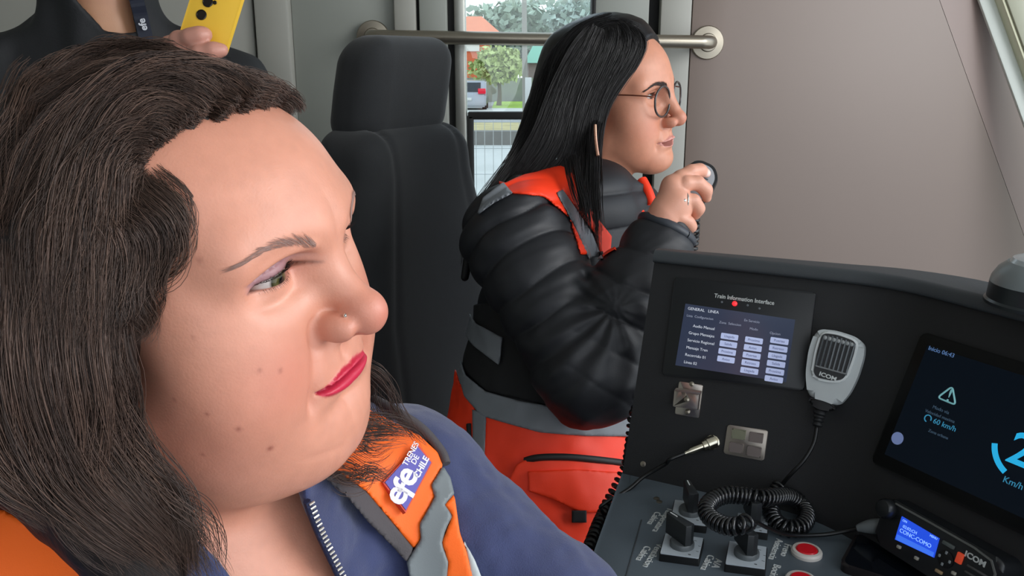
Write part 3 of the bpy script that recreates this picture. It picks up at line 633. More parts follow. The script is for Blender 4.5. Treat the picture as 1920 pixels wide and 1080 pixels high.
G = lambda px,py,z: FA.wor((*q3([(px,py)],z)[0], z))
pth = [G(1541,762,.02), G(1536,780,.02), G(1532,800,.02)]; sp_ = smooth_path(pth,10); tube('strain_relief', sp_, .0075-.003*np.linspace(0,1,len(sp_))+.0008*np.sign(np.sin(np.linspace(0,38,len(sp_)))), mat('rubber_black','#131416',rough=.6), hm, 14)
Dp = lambda px,py,z=.012: (lambda GG: GG.hit(px,py))(Frame(DF.wor((0,0,z)), DF.R))
lead = smooth_path([G(1532,798,.02), G(1526,830,.024), G(1508,862,.028), G(1482,890,.026), Dp(1463,912,.03)], 10)
tube('cord', lead, .0022, m_blk, hm, 8)
coil = smooth_path([Dp(1463,912,.03), Dp(1447,938,.02), Dp(1449,970,.012), Dp(1472,990,.010), Dp(1500,988,.010), Dp(1513,968,.010), Dp(1502,945,.012), Dp(1478,930,.024), Dp(1450,932,.034), Dp(1425,934,.038), Dp(1395,930,.038), Dp(1362,928,.040), Dp(1336,938,.040), Dp(1325,955,.040), Dp(1334,972,.040), Dp(1362,986,.044), Dp(1390,985,.050), Dp(1402,978,.05)], 40)
T = np.gradient(coil,axis=0); sl = np.r_[0,np.cumsum(np.linalg.norm(np.diff(coil,axis=0),axis=1))]; T /= np.linalg.norm(T,axis=1)[:,None]
N1 = np.cross(T,(0,0,1)); N1 /= np.linalg.norm(N1,axis=1)[:,None]; N2 = np.cross(N1,T); tot = sl[-1]; nt_ = 66; ss = np.linspace(0,tot,nt_*12)
ip = lambda A: np.stack([np.interp(ss,sl,A[:,i]) for i in range(3)],1); C_,A1,A2 = ip(coil),ip(N1),ip(N2); phi = ss/tot*nt_*2*np.pi
hel = C_+.0078*(np.cos(phi)[:,None]*A1+np.sin(phi)[:,None]*A2); tube('coiled_cord', hel, .0021, mat('coil_cord_gloss','#17181a',rough=.22,coat=.6), hm, 7)
tail = smooth_path([hel[-1], Dp(1420,980,.045), Dp(1440,990,.03), Dp(1480,1003,.012), Dp(1540,1003,.006), Dp(1585,996,.012), Dp(1612,990,.02)], 8); tube('cord', tail, .0022, m_blk, hm, 8)
m_plug = mat('plug_grey','#5f6465',rough=.45)
pp = smooth_path([Dp(1606,991,.019),Dp(1616,989,.021),Dp(1640,987,.025),Dp(1660,988,.028),Dp(1678,990,.030)],8); tube('connector', pp, np.interp(np.linspace(0,1,len(pp)),[0,.2,.45,.9,1],[.003,.0045,.0078,.0085,.0075]), m_plug, hm, 14)
# ------------------------------------------------------------------ big display on the right panel
bd = thing('speed_display', FB.hit(1800,790), 'large dark display with cyan speed dial and warning triangle', 'screen')
sB = lambda px,py: np.array(FB.uv(px,py))
b0 = sB(1690,790)[0]; vt = sB(1746,650)[1]; vb = sB(1662,852)[1]
u0 = sB(1746,650)[0]*.5+sB(1662,862)[0]*.5
prism('display_bezel', rrect(u0-.012,vb-.014,u0+.36,vt+.012,.006), 0, .006, mat('display_bezel_black','#060708',rough=.35,spec=.25), bd, FB, .002)
prism('display_glass', [(u0,vb),(u0+.345,vb),(u0+.345,vt),(u0,vt)], .0055, .0068, mat('display_navy','#02060d',rough=.12,spec=.18,emit='#030c18',estr=.5), bd, FB)
m_cy = mat('cyan_glow','#2bb6e6',rough=.3,emit='#1fa3d8',estr=.6); m_cyd = mat('dim_cyan','#3f8fb0',rough=.3,emit='#2f7fa2',estr=.5); m_tri = mat('dim_teal','#7fb0b4',rough=.3,emit='#5d8f94',estr=.6); m_dim = mat('dim_grey_text','#3a4a5a',rough=.3,emit='#34485a',estr=.6)
# speed dial
dc = sB(1940,842); rr = np.linalg.norm(sB(1872,838)-dc); arc = []
a0 = math.atan2(*(sB(1868,833)-dc)[::-1]); a1 = math.atan2(*(sB(1888,890)-dc)[::-1]); a1 += 2*math.pi*(a1<a0)
for t in np.linspace(a0,a1,16): arc.append(dc+rr*np.array([math.cos(t),math.sin(t)]))
def strip(name, pts, w, z0, z1, m, parent, Fr):
    pts = np.array(pts); T = np.gradient(pts,axis=0); N = np.stack([-T[:,1],T[:,0]],1); N /= np.linalg.norm(N,axis=1)[:,None]; o1 = pts+N*w/2; o2 = pts-N*w/2; prism(name, [tuple(p) for p in o1]+[tuple(p) for p in o2[::-1]], z0, z1, m, parent, Fr)
strip('speed_arc', arc, .0052, .0068, .0073, m_cy, bd, FB)
c_ = sB(1912,845); text('speed_text', '26', .042, m_cy, bd, FB, (c_[0]-.006,c_[1],.0069), 0, .0003, 'LEFT', 1.0, .0006)
c_ = sB(1888,900); text('unit_text', 'Km/h', .0085, m_cyd, bd, FB, (c_[0],c_[1],.0069), 0, .0003, 'LEFT')
tr = [sB(1793,727),sB(1799,762),sB(1765,748)]; tr = [np.array(p) for p in tr]; cen = sum(tr)/3; pts = rpoly([tuple(p) for p in tr],.004)+[]; pts.append(pts[0]); P3 = [FB.wor((p[0],p[1],.0072)) for p in pts]; tube('warning_triangle', P3, .0009, m_tri, bd, 6)
c_ = sB(1787,745); text('warning_mark', '!', .018, m_tri, bd, FB, (c_[0],c_[1],.0069), 0, .0003)
for s,px,py,sz,mm in (('Modo via',1756,765,.0048,m_dim),('Velocidad maxima',1742,772,.0044,m_dim),('60 km/h',1757,791,.0075,m_cyd),('Zona urbana',1748,809,.0042,m_dim),('Inicio 06:43',1748,655,.0062,mat('header_blue','#5f7fae',rough=.3,emit='#4a6690',estr=.6))):
    c_ = sB(px,py); text('display_text', s, sz, mm, bd, FB, (c_[0],c_[1],.0069), 0, .0003, 'LEFT')
c_ = sB(1747,787); strip('limit_icon', [c_+.0035*np.array([math.cos(t),math.sin(t)]) for t in np.linspace(-.3,4.6,14)], .0011, .0068, .0072, m_cyd, bd, FB)
c_ = sB(1690,824); lathe('round_key', [(.0065,0),(.0065,.0006),(0,.0007)], mat('round_key_blue','#6d7ba0',rough=.3,emit='#5c6a94',estr=.6), bd, Frame(FB.wor((*c_,.0068)), FB.R), 24)
# ------------------------------------------------------------------ radio head
FR = plane(1760,1000,(FB.hit(1760,1000)-CAM)@C_F-.012,-66.0,15.8)
rb = lambda px,py: np.array(FR.uv(px,py))
ra = thing('radio_unit', FR.hit(1780,1010), 'black radio head with blue lit display below the large screen', 'radio')
uL = rb(1668,955)[0]; uR = rb(1898,1060)[0]; vT = rb(1690,937)[1]; vB = vT-.050
prism('radio_case', rrect(uL,vB,uR,vT,.010), -.03, .010, m_blk2, ra, FR, .004, 3)
strip('case_trim', [(uL+.012,vT-.003),(uL+.05,vT-.0025),(uR-.03,vT-.0025),(uR-.012,vT-.005),(uR-.005,vT-.014),(uR-.004,vT-.03)], .0018, .0095, .0112, mat('trim_grey','#7c7d7a',rough=.35,metal=.5), ra, FR)
lc = [rb(1692,1012),rb(1765,1046),rb(1775,1010),rb(1705,969)]; prism('lit_display', [tuple(p) for p in lc], .010, .0112, mat('blue_lcd','#2446c8',rough=.2,emit='#2350dd',estr=.75), ra, FR)
lca = np.array(lc)
def lp_(a,b): return lca[3]*(1-a)*(1-b)+lca[2]*a*(1-b)+lca[1]*a*b+lca[0]*(1-a)*b
m_lt = mat('lcd_text','#9cc4ff',rough=.3,emit='#86b2ff',estr=.9); la = math.atan2(*(lp_(1,.5)-lp_(0,.5))[::-1])
for s,a0,b0,sz in (('02:02:CH',.1,.34,.0042),('CONC-COMO',.05,.55,.0056),('ON',.05,.12,.0032),('MENU',.78,.10,.0030)):
    c_ = lp_(a0,b0); text('lcd_text', s, sz, m_lt, ra, FR, (*c_,.0113), la, .0002, 'LEFT')
prism('lcd_bar', [tuple(lp_(.02,.98)),tuple(lp_(.98,.98)),tuple(lp_(.98,.76)),tuple(lp_(.02,.76))], .0112, .0114, mat('lcd_bar','#3a6fe6',rough=.3,emit='#3f74ee',estr=.7), ra, FR)
c_ = rb(1678,955); lathe('volume_knob', [(.010,0),(.010,.006),(.008,.009),(.005,.0095),(0,.0095)], mat('knob_dark','#202224',rough=.3,metal=.3), ra, Frame(FR.wor((*c_,.010)), FR.R), 20)
for px,py,w_,h_,cl,nm in ((1814,1047,.006,.010,'#c8452a','red_key'),(1793,1022,.012,.0035,'#59605e','menu_key'),(1700,1026,.004,.003,'#a9a598','small_key'),(1733,1047,.004,.003,'#a9a598','small_key'),(1775,1072,.007,.003,'#a48a68','small_key'),(1803,1075,.004,.003,'#a9a598','small_key'),(1777,1042,.0022,.003,'#8b9194','arrow_key'),(1790,1037,.0022,.003,'#8b9194','arrow_key'),(1782,1058,.0022,.003,'#8b9194','arrow_key'),(1796,1054,.0022,.003,'#8b9194','arrow_key')):
    c_ = rb(px,py); box(nm, (c_[0],c_[1],.0112), (w_,h_,.003), mat(nm,cl,rough=.35,emit=cl if nm=='red_key' else None,estr=.35), ra, .0006, 2, FR)
c_ = rb(1787,1049); lathe('direction_pad', [(.008,0),(.008,.0015),(.006,.002),(0,.002)], m_blk, ra, Frame(FR.wor((*c_,.0098)), FR.R), 20)
c_ = rb(1842,1049); text('logo_text', 'ICOM', .0075, m_lbl, ra, FR, (*c_,.0104), la*.0-.0, .0003, 'CENTER', 1.1, .0002)
u1 = rb(1828,1052)[0]
for i in range(5): vv = vT-.020-.006*i; box('speaker_slat', ((u1+uR-.008)/2,vv,.0105), (uR-.010-u1,.0022,.003), mat('slat_grey','#4b4a4a',rough=.4), ra, .0008, 2, FR)
# ------------------------------------------------------------------ rotary switches on the desk
m_legend = mat('silver_legend_plate','#b6bfc6',rough=.45,metal=.1); m_knob = mat('knob_charcoal','#202325',rough=.4); m_kgrey = mat('knob_collar_grey','#53585a',rough=.4)
def rotary(pts, turn, label, kn=1.0):
    p = [np.array(DF.uv(*q)) for q in pts]; c_ = sum(p)/4; t = thing('rotary_switch', DF.wor((*c_,0)), label, 'switch', 'rotary switches on the desk')
    big = [tuple(c_+(q-c_)*1.02) for q in p]; prism('switch_base', rpoly(big,.0015), 0, .008, m_blk, t, DF, .0008)
    G2 = Frame(DF.wor((0,0,.008)), DF.R); prism('legend_plate', rpoly([tuple(c_+(q-c_)*.97) for q in p],.001), .008, .0092, m_legend, t, DF)
    KF = Frame(DF.wor((*c_,.0092)), DF.R); lathe('knob_collar', [(.0125*kn,0),(.0125*kn,.004),(.0115*kn,.0055),(0,.0055)], m_kgrey, t, KF, 28)
    bm = bmesh.new(); a = turn; d1 = np.array([math.cos(a),math.sin(a)]); d2 = np.array([-d1[1],d1[0]])
    out = [d1*.021-d2*.0035, d1*.023, d1*.021+d2*.0035, -d1*.010+d2*.0055, -d1*.012, -d1*.010-d2*.0055]; prism_bm(bm, [tuple(q*kn) for q in out], .0055, .028*kn, .001); add('knob_handle', bm_mesh(bm,'knob_handle'), m_knob, t, KF)
    box('pointer_line', (*(d1*.014*kn),.0282*kn), (.010,.0012,.0008), m_lbl, t, 0, 2, KF, rz=a)
    for i in range(5): an = math.radians(20+35*i); text('legend_mark', 'I' if i else '0', .004, m_blk, t, KF, (.0175*math.cos(an-1.2),.0175*math.sin(an-1.2),.0001), -math.pi/2, .0001)
rotary([(1255,992),(1323,1000),(1331,958),(1264,950)], math.radians(120), 'rotary switch with round knob beside the Temperatura Cabina label')
rotary([(1236,1052),(1310,1062),(1319,1023),(1246,1014)], math.radians(150), 'rotary switch with upright handle beside the Ventilacion Cabina label')
rotary([(1358,1072),(1434,1082),(1437,1040),(1366,1028)], math.radians(130), 'rotary switch with upright handle beside the A/A Cabina label')
rotary([(1376,1004),(1438,1013),(1440,984),(1382,975)], math.radians(120), 'rotary switch half hidden under the coiled cord')
# ------------------------------------------------------------------ push buttons
m_red = mat('red_button','#d31824',rough=.3); m_ring = mat('white_button_ring','#c9c3bb',rough=.4)
def push(px, py, label):
    c_ = DF.uv(px,py); t = thing('push_button', DF.wor((*c_,0)), label, 'button'); KF = Frame(DF.wor((*c_,0)), DF.R)
    lathe('button_ring', [(.0155,0),(.0155,.003),(.014,.005),(.0115,.0055),(.011,.003)], m_ring, t, KF, 32); lathe('button_cap', [(.0108,0),(.0108,.0045),(.0095,.006),(0,.0065)], m_red, t, KF, 32)
push(1512,1038,'red push button in a white ring, seen whole beside the switches'); push(1502,1093,'second red push button cut off by the bottom edge, only its ring showing')
# ------------------------------------------------------------------ phone lying on the desk
pq = [np.array(DF.uv(*p)) for p in ((1565,1078),(1582,1062),(1634,1042),(1690,1085))]; o_ = pq[1]*.4+pq[0]*.6; ux = nrm(pq[2]-pq[1]); uy = np.array([ux[1],-ux[0]])
ph = thing('mobile_phone', DF.wor((*(o_+ux*.03+uy*.05),0)), 'black mobile phone lying on the desk near the red button', 'phone')
PH = Frame(DF.wor((*o_,0)), [np.append(ux,0), np.append(-uy,0), (0,0,1)]); prism('phone_case', rrect(0,-.15,.072,0,.009), 0, .009, mat('phone_case','#1a1516',rough=.4), ph, PH, .003, 3); prism('phone_screen', rrect(.003,-.147,.069,-.003,.008), .0088, .0094, mat('phone_screen','#0a0e14',rough=.08), ph, PH)
# ------------------------------------------------------------------ grey dome on the hood
tq = corner(zt); topz = zt+.008
DO = Frame(np.array([0,0,topz]), [(1,0,0),(0,1,0),(0,0,1)]); oc = DO.hit(1950,572)
do = thing('dome_camera', oc, 'grey dome with dark base standing on the console hood', 'camera'); DF2 = Frame(oc, DO.R)
lathe('dome_base', [(.048,0),(.048,.003),(.046,.005),(.045,.020)], mat('dome_base_dark','#23292b',rough=.3), do, DF2, 40)
lathe('dome_shell', [(.045,.020),(.044,.025),(.039,.034),(.032,.040),(.030,.040)], mat('dome_grey','#7b8283',rough=.35), do, DF2, 40)
lathe('dome_cap', [(.0305,.040),(.028,.044),(.020,.047),(.008,.049),(0,.049)], mat('dome_cap_silver','#b9c0c2',rough=.25,metal=.3), do, DF2, 40)
d_ = nrm((CAM-oc)*np.array([1,1,0])); sdv = nrm(np.cross(d_,(0,0,1))); LF = Frame(oc+d_*.0425+sdv*-.004+np.array([0,0,.024]), [sdv, np.array([0,0,1]), np.cross(sdv,(0,0,1))])
if LF.R[2]@d_ < 0: LF = Frame(LF.o, [-LF.R[0], LF.R[1], -LF.R[2]])
lathe('dome_lens', [(.008,-.004),(.008,.002),(.0065,.003),(.006,.0015),(0,.0015)], m_blk2, do, LF, 24)
# ------------------------------------------------------------------ heads
def head_sdf(L, q):
    """L: points in the head's own axes (x forwards, y to the person's left, z up, eye level z = 0). q: the person's measures."""
    x, y, z = L[:,0], L[:,1], L[:,2]; a = np.abs(y); M = np.stack([x,a,z],1)
    w = q.get('wide', 1.0); full = q.get('full', 0.0)
    d = ell(L, q.get('skc',(-.012,0,.043)), q.get('skr',(.102,.075*w,.085)))
    d = smin(d, ell(L, q.get('fhc',(.030,0,.040)), q.get('fhr',(.066,.064*w,.058))), .03)
    d = smin(d, ell(L, (.028,0,-.035), (.060,.060*w,.086)), .03)
    d = smin(d, sph(M, (.046,.043*w,-.030), .027), .03)
    d = smin(d, ell(M, (.046+.004*full,.036*w,-.066), (.034,.032+.004*full,.036)), .028)
    d = smin(d, cap(M, (.004,.052*w,-.078-.008*full), (.064,.016,-.104), .022+.006*full, .021), .03)
    d = smin(d, ell(L, (.074+q.get('chin_x',0),0,-.102+q.get('chin_z',0)), (.0225,.024,.021)), .02)
    if full: 
        d = smin(d, ell(L, (.028,0,-.117), (.052,.050,.022)), .022)
        d = smin(d, ell(M, (.012,.030,-.103), (.05,.034,.034)), .03)
    # brow ridge, eye sockets
    d = smin(d, cap(M, (.079+.3*q.get('brx',0),.008,.016), (.060+q.get('brx',0),.048,.016), .0115, .010), .02)
    d = smax(d, -ell(M, (.094,.031,-.001), (.024,.020,.0125)), .014)
    # nose
    nx, nz, tx, tz = q.get('nasx',.083), q.get('nasz',.004), q.get('tipx',.108), q.get('tipz',-.037)
    d = smin(d, cap(L, (nx,0,nz), (tx-.004,0,tz+.004), q.get('nbr',.0085), .0095), .014)
    d = smin(d, sph(L, (tx,0,tz), .0105), .006)
    al = q.get('ala', .0135)
    d = smin(d, ell(M, (tx-.0125,al,tz-q.get('alz',.006)), q.get('alr',(.0125,.0075,.0085))), .006)
    d = smin(d, cap(L, (tx-.002,0,tz-.006), (.094,0,tz-.014), .0055), .008)
    # upper lip and mouth mound
    mz = q.get('mz', -.072)
    d = smin(d, ell(L, (.077+q.get('mx',0),0,mz), (.022,.030,.020)), .016)
    d = smax(d, -ell(M, (tx-.009,.0068,tz-.0135), (.0072,.0034,.0058)), .003)
    # fine relief as displacement of the front of the face
    front = sst(.03, .06, x); mo = q.get('mouth_w', .0255); t = y/mo; t2 = np.clip(1-t*t, 0, None)
    mh = q.get('open', 0.0)
    zm = mz-.0012*t*t+q.get('corner', 0)*t*t
    cup = q.get('cup',.0022)*np.exp(-((a-.007)/.0055)**2)-.0006*np.exp(-(y/.003)**2)
    zu = zm+q.get('ul',.0066)*t2**.8+cup*t2; zl = zm-q.get('ll',.0098)*t2**.75
    on = sst(1.03, .90, np.abs(t))*front
    up = np.clip((z-zm)/(zu-zm+1e-5), -.3, 1.3); lo_ = np.clip((zm-z)/(zm-zl+1e-5), -.3, 1.3)
    bul = q.get('lip', .0042)*(np.where(z>zm, sst(1.15,.75,up)*sst(-.35,.5,up), sst(1.2,.65,lo_)*sst(-.3,.5,lo_)*1.1))*t2**.6
    d = d-bul*on
    d = d+.0042*np.exp(-((z-zm)/.0011)**2)*sst(1.06,.95,np.abs(t))*front
    if mh:
        d = smax(d, -ell(L, (.094,0,mz-.003), (.030,mo*.82,mh)), .002)
    d = d+.0016*np.exp(-(y/.0035)**2)*sst(mz+.004,mz+.010,z)*sst(tz-.010,tz-.016,z)*front            # philtrum
    d = d+.0030*np.exp(-((z-(mz-.0165))/.0055)**2)*np.exp(-(y/.020)**2)*front                           # under the lower lip
    d = d+q.get('pout',.0022)*np.exp(-(((a-mo-.004)/.0045)**2+((z-mz+.002)/.008)**2))*front             # mouth corners
    # nasolabial fold
    fz = np.clip((tz+.002-z)/(tz+.002-mz+.012), 0, 1); fy = .0205+.013*fz**1.1
    d = d+q.get('fold',.0018)*np.exp(-((a-fy)/.0038)**2)*sst(tz+.006,tz-.006,z)*sst(mz-.018,mz-.004,z)*front
    d = d+.0007*np.exp(-((np.hypot(a-(al+.001),(z-tz+.007))-.0095)/.002)**2)*sst(al+.001,al+.006,a)*front               # crease round the nostril wing
    if full: d = d+.0004*np.exp(-((z-(mz-.040+.25*(a-.02)))/.0028)**2)*sst(.008,.016,a)*sst(.046,.030,a)*front*full      # fold between chin and jowl
    # eyes
    ex, ea, ez = q.get('ex',.0635), .031, q.get('ez', 0.0); E_ = np.array([ex,ea,ez])
    lid = sph(M, E_, .0142)
    d = smin(d, lid, .0055)
    t = (a-.0312-q.get('ed',0))/q.get('ew',.0150); k = np.clip(1-t*t, 0, None); slant = q.get('slant',.0)*(a-.031)
    oz_u = ez+slant+q.get('eu',.0050)*k**.7*(1-q.get('outer',.12)*t); oz_l = ez+slant-q.get('el',.0042)*k**.8*(1+.15*t)
    zc = oz_u+.0042+.0012*k                                                                          # crease of the upper lid
    inn = sst(-1.1,-.55,t); d = d+.0014*np.exp(-((z-zc)/.0011)**2)*sst(1.35,.7,np.abs(t))*front*inn
    d = d-.0016*np.exp(-((z-zc-.004)/.0035)**2)*sst(1.35,.6,np.abs(t))*front*(.35+.65*inn)                            # hooded fold over it
    d = d-.0006*np.exp(-((z-oz_l+.0050)/.003)**2)*sst(1.2,.5,np.abs(t))*front+.0004*np.exp(-((z-oz_l+.0100)/.002)**2)*sst(1.2,.5,np.abs(t))*front
    op = np.maximum(np.maximum(z-oz_u, oz_l-z)*.9, (np.abs(t)-1.0)*.012); op = np.maximum(op, .058-x)
    d = smax(d, -op, .0008)
    # ears
    ear = ell(M, (-.010,.076*w,-.012), (.020,.0085,.033)); ear = smax(ear, -ell(M, (-.006,.086*w,-.008), (.011,.006,.020)), .004)
    ear = smin(ear, ell(M, (-.002,.0745*w,-.044), (.009,.006,.011)), .006)
    d = smin(d, ear, .008)
    return d, dict(zm=zm, zu=zu, zl=zl, t=y/mo, zc=zc, oz_u=oz_u, oz_l=oz_l, te=t, front=front, a=a)
def legs(parent, x, y, yaw, top, m, mshoe, gap=.09):      # trousers and shoes down to the floor
    f_ = np.array([math.cos(yaw),math.sin(yaw),0]); l_ = np.array([-f_[1],f_[0],0]); F_ = Frame((x,y,0), [f_,l_,(0,0,1)])
    def f(P):
        L = F_.loc(P); M = np.stack([L[:,0],np.abs(L[:,1]),L[:,2]],1); d = chain(M, [(0,gap,top-.06),(.01,gap,.50),(-.01,gap,.05)], [.098,.074,.058], .02)
        d = smin(d, ell(L, (0,0,top-.02), (.115,.165,.12)), .05); return np.maximum(d, .035-L[:,2])
    P_, Q_ = snets(f, (x-.26,y-.26,0), (x+.26,y+.26,top+.14), .012); add('trousers', npmesh('trousers', P_, Q_), m, parent)
    for s in (-1,1):
        c_ = F_.wor((.05,s*gap,.04)); g_ = lambda P: np.maximum(ell(F_.loc(P), (.045,s*gap,.035), (.135,.048,.052)), .004-P[:,2])
        P_, Q_ = snets(g_, c_-np.array([.2,.2,.05]), c_+np.array([.2,.2,.1]), .009); add('shoe', npmesh('shoe', P_, Q_), mshoe, parent)
def eye_meshes(q, fr, parent, iris, m, look=(1,0,0)):
    for s in (-1, 1):
        n, k = 40, 28; g = nrm(look); up = nrm(np.cross(g, (0,1,0.0001))); sd = np.cross(up, g)
        th = np.linspace(0, np.pi, k); ph = np.linspace(0, 2*np.pi, n, endpoint=False); r = .0128
        V = []; 
        for t in th:
            rr = r+.0006*max(0,1-(t/.5)**2)
            for p in ph: V.append(rr*(math.cos(t)*g+math.sin(t)*(math.cos(p)*up+math.sin(p)*sd)))
        V = np.array(V); ang = np.repeat(th, n); pc = np.tile(ph, k)
        c = np.tile(lin('#b3a7a2'), (len(V),1)); c = mixc(c, lin('#c59d92'), sst(.75,1.3,ang)*.7)
        ir = lin(iris); c = mixc(c, ir, sst(.50,.46,ang)); c = mixc(c, ir*.35, sst(.40,.47,ang)*sst(.52,.48,ang)); c = mixc(c, ir*1.5, sst(.36,.26,ang)*sst(.16,.2,ang)*(.5+.5*np.sin(pc*9))*.7); c = mixc(c, (.004,.004,.004), sst(.20,.17,ang))
        F = [(i*n+j, i*n+(j+1)%n, (i+1)*n+(j+1)%n, (i+1)*n+j) for i in range(k-1) for j in range(n)]
        V = V+np.array([q.get('ex',.0635), s*.031, q.get('ez',0.0)])
        add('eye', npmesh('eye', fr.wor(V), F, c), m, parent)
def lash_strands(q, fr, f, n, up=True, length=.007, rad=.00016, m=None, parent=None, curl=1.0):
    P = []; 
    for s in (-1, 1):
        for i in range(n):
            t = -.92+1.86*i/(n-1)+random.uniform(-.02,.02); a = .0312+q.get('ew',.015)*t+q.get('ed',0); k = max(0,1-t*t); sl = q.get('slant',0)*(a-.031); ez = q.get('ez',0)
            z = ez+sl+(q.get('eu',.005)*k**.7*(1-q.get('outer',.12)*t) if up else -q.get('el',.0042)*k**.8*(1+.15*t))
            xx = q.get('ex',.0635)+math.sqrt(max(1e-9,.0143**2-(a-.031)**2-(z-ez)**2))
            b = np.array([xx-.0004, a, z]); l = length*(.65+.35*(t+1)/2)*random.uniform(.8,1.1)*(1 if up else .5)
            dr = nrm(np.array([1.0, .30+.55*t, (.15 if up else -.55)+random.uniform(-.1,.1)])); pts = []
            for j in range(5): u = j/4; pts.append(b+dr*l*u+np.array([0,0,(1 if up else -.3)*curl*l*.5*u*u]))
            pts = np.array(pts); pts[:,1] *= s; P.append(fr.wor(pts))
    P = np.array(P); R = np.tile(np.linspace(1,.15,5), (len(P),1))*rad
    return add('upper_lashes' if up else 'lower_lashes', strand_mesh('lashes', P, R), m, parent, kind='stuff')
def brow_strands(fr, f, line, n, width, length, rad, m, parent, sides=(-1,1)):
    """line: (a, z) points of the brow's middle from the inner to the outer end, in head axes; the hairs lie on the skin."""
    line = smooth_path([np.array([p[0],p[1],0]) for p in line], 12)[:,:2]; P = []; ok = []
    for s in sides:
        for i in range(n):
            u = random.random(); k = u*(len(line)-1.001); i0 = int(k); p = line[i0]*(1-k+i0)+line[i0+1]*(k-i0)
            tg = nrm(line[min(i0+1,len(line)-1)]-line[max(i0-1,0)]); w = width*(1-.75*u)*(.6+.4*min(1,u*6))
            p = p+np.array([-tg[1],tg[0]])*random.uniform(-1,1)*w*.5
            dr = nrm(tg*(1.0)+np.array([-tg[1],tg[0]])*(.75*(1-u)-.25*random.random())); l = length*random.uniform(.6,1)*(1-.3*u)
            P.append([[.13, s*(p[0]+dr[0]*l*j/4), p[1]+dr[1]*l*j/4] for j in range(5)])
    P = np.array(P); sh = P.shape; X = P.reshape(-1,3)
    for _ in range(30): X[:,0] -= np.clip(f(X)-.0004, -.01, .01)*.8
    P = fr.wor(X).reshape(sh); R = np.tile(np.array([.8,1,.8,.5,.15]), (sh[0],1))*rad
    return add('eyebrows', strand_mesh('eyebrows', P, R), m, parent, kind='stuff')
def skin_colors(L, q, info, base, lipc, extra=None):
    x, y, z = L[:,0], L[:,1], L[:,2]; a = info['a']; fr = info['front']
    c = np.tile(lin(base), (len(L),1)); c *= (1+.05*noise3(L, 3, 90)+.035*noise3(L, 4, 260))[:,None]
    red = q.get('red', .5)
    c = mixc(c, lin(q.get('blush','#c0705c')), red*np.exp(-(((a-.045)/.022)**2+((z+.048)/.022)**2))*fr)
    c = mixc(c, lin('#c06a5c'), red*1.0*np.exp(-((np.hypot(y,(z-q.get('tipz',-.037)))/.012)**2))*sst(.095,.105,x))
    c = mixc(c, lin('#bd7a68'), .45*np.exp(-(((a-q.get('ala',.0135))/.006)**2+((z-q.get('tipz',-.037)+.007)/.008)**2))*fr)
    # lips
    onl = sst(.004,-.0,np.maximum(z-info['zu'], info['zl']-z)*3.2)*sst(1.0,.97,np.abs(info['t']))*fr
    c = mixc(c, lin(lipc), onl); c = mixc(c, lin(lipc)*.35, onl*np.exp(-((z-info['zm'])/.0009)**2)*.8)
    # lids, lash line
    te = info['te']; sh = sst(info['oz_u']-.0006, info['oz_u']+.0004, z)*sst(info['zc']+.0015, info['zc']-.0010, z)*sst(1.25,.85,np.abs(te))*fr*(.3+.7*sst(-1.05,-.6,te))
    if q.get('shadow'): c = mixc(c, lin(q['shadow']), sh*.75); c = mixc(c, lin(q['shadow'])*.6, np.exp(-((z-info['zc'])/.0009)**2)*sst(1.3,.8,np.abs(te))*fr*.6*sst(-1.1,-.6,te))  # mauve make-up on the lid, with crease shading painted as a darker line
    ed = np.exp(-((z-info['oz_u'])/.0009)**2)*sst(1.12,.98,np.abs(te))*fr; c = mixc(c, lin('#2a1f20'), ed*q.get('liner',.6))
    ed2 = np.exp(-((z-info['oz_l'])/.0008)**2)*sst(1.1,.98,np.abs(te))*fr; c = mixc(c, lin('#a07068'), ed2*.5)
    inner = np.exp(-(((a-.0175)/.003)**2+((z-q.get('ez',0)+.001)/.003)**2))*fr; c = mixc(c, lin('#b8665c'), inner*.6)
    if extra is not None: c = extra(c, L)
    return c
# ================================================================== woman in front
H1 = Frame((-.1825,.467,1.499), rotm((8.5,-.4,-18.0)).T)
Q1 = dict(wide=1.04, full=1.0, skc=(-.014,0,.022), skr=(.094,.077,.070), fhc=(.020,0,.026), fhr=(.068,.066,.049), tipx=.1095, tipz=-.0305, nasx=.0800, nbr=.0075, ex=.0680, brx=.008, outer=.40, cup=.0009, alr=(.0108,.0072,.0076), alz=.0045,
          ala=.0145, mz=-.0675, mx=-.0090, chin_z=-.004, chin_x=-.011, red=.55, shadow='#8a6a78', eu=.0029, el=.0027, ew=.0195, ed=-.0002, slant=-.05, liner=.8, lip=.0030, ul=.0036, ll=.0088, mouth_w=.0265)
N1_ = np.array([-.20,.47,1.335]); X1 = nrm((.65,-.76,0)); Y1 = nrm((.76,.65,0)); T1 = Frame(N1_, [X1,Y1,(0,0,1)]); O1 = Frame(N1_+X1*.075, [Y1,(0,0,1),X1])
w1 = thing('person', (-.20,.47,0), 'woman in front with wavy dark brown hair, red lips, navy jumper and orange vest', 'person')
sk_base = H1.wor((-.030,0,-.075)); nk_base = T1.wor((-.015,0,-.03))
Y2 = lambda P: np.stack([P[:,0],np.abs(P[:,1]),P[:,2]],1)
def neck1(P):
    d = cap(P, sk_base, nk_base, .060, .066); L = T1.loc(P)
    d = smin(d, ell(L, (-.01,0,-.11), (.095,.15,.11)), .05); d = smin(d, cap(Y2(L), (-.02,.05,-.01), (-.02,.14,-.05), .045), .04)
    return d
def skin1(P):
    d, info = head_sdf(H1.loc(P), Q1); n = neck1(P); return smin(d, n, .018), info
f_head1 = lambda P: skin1(P)[0]
moles1 = [(216+180-180,0)][:0]
Pq, Qq = snets(f_head1, (-.345,.315,1.215), (-.035,.625,1.645), .00135)
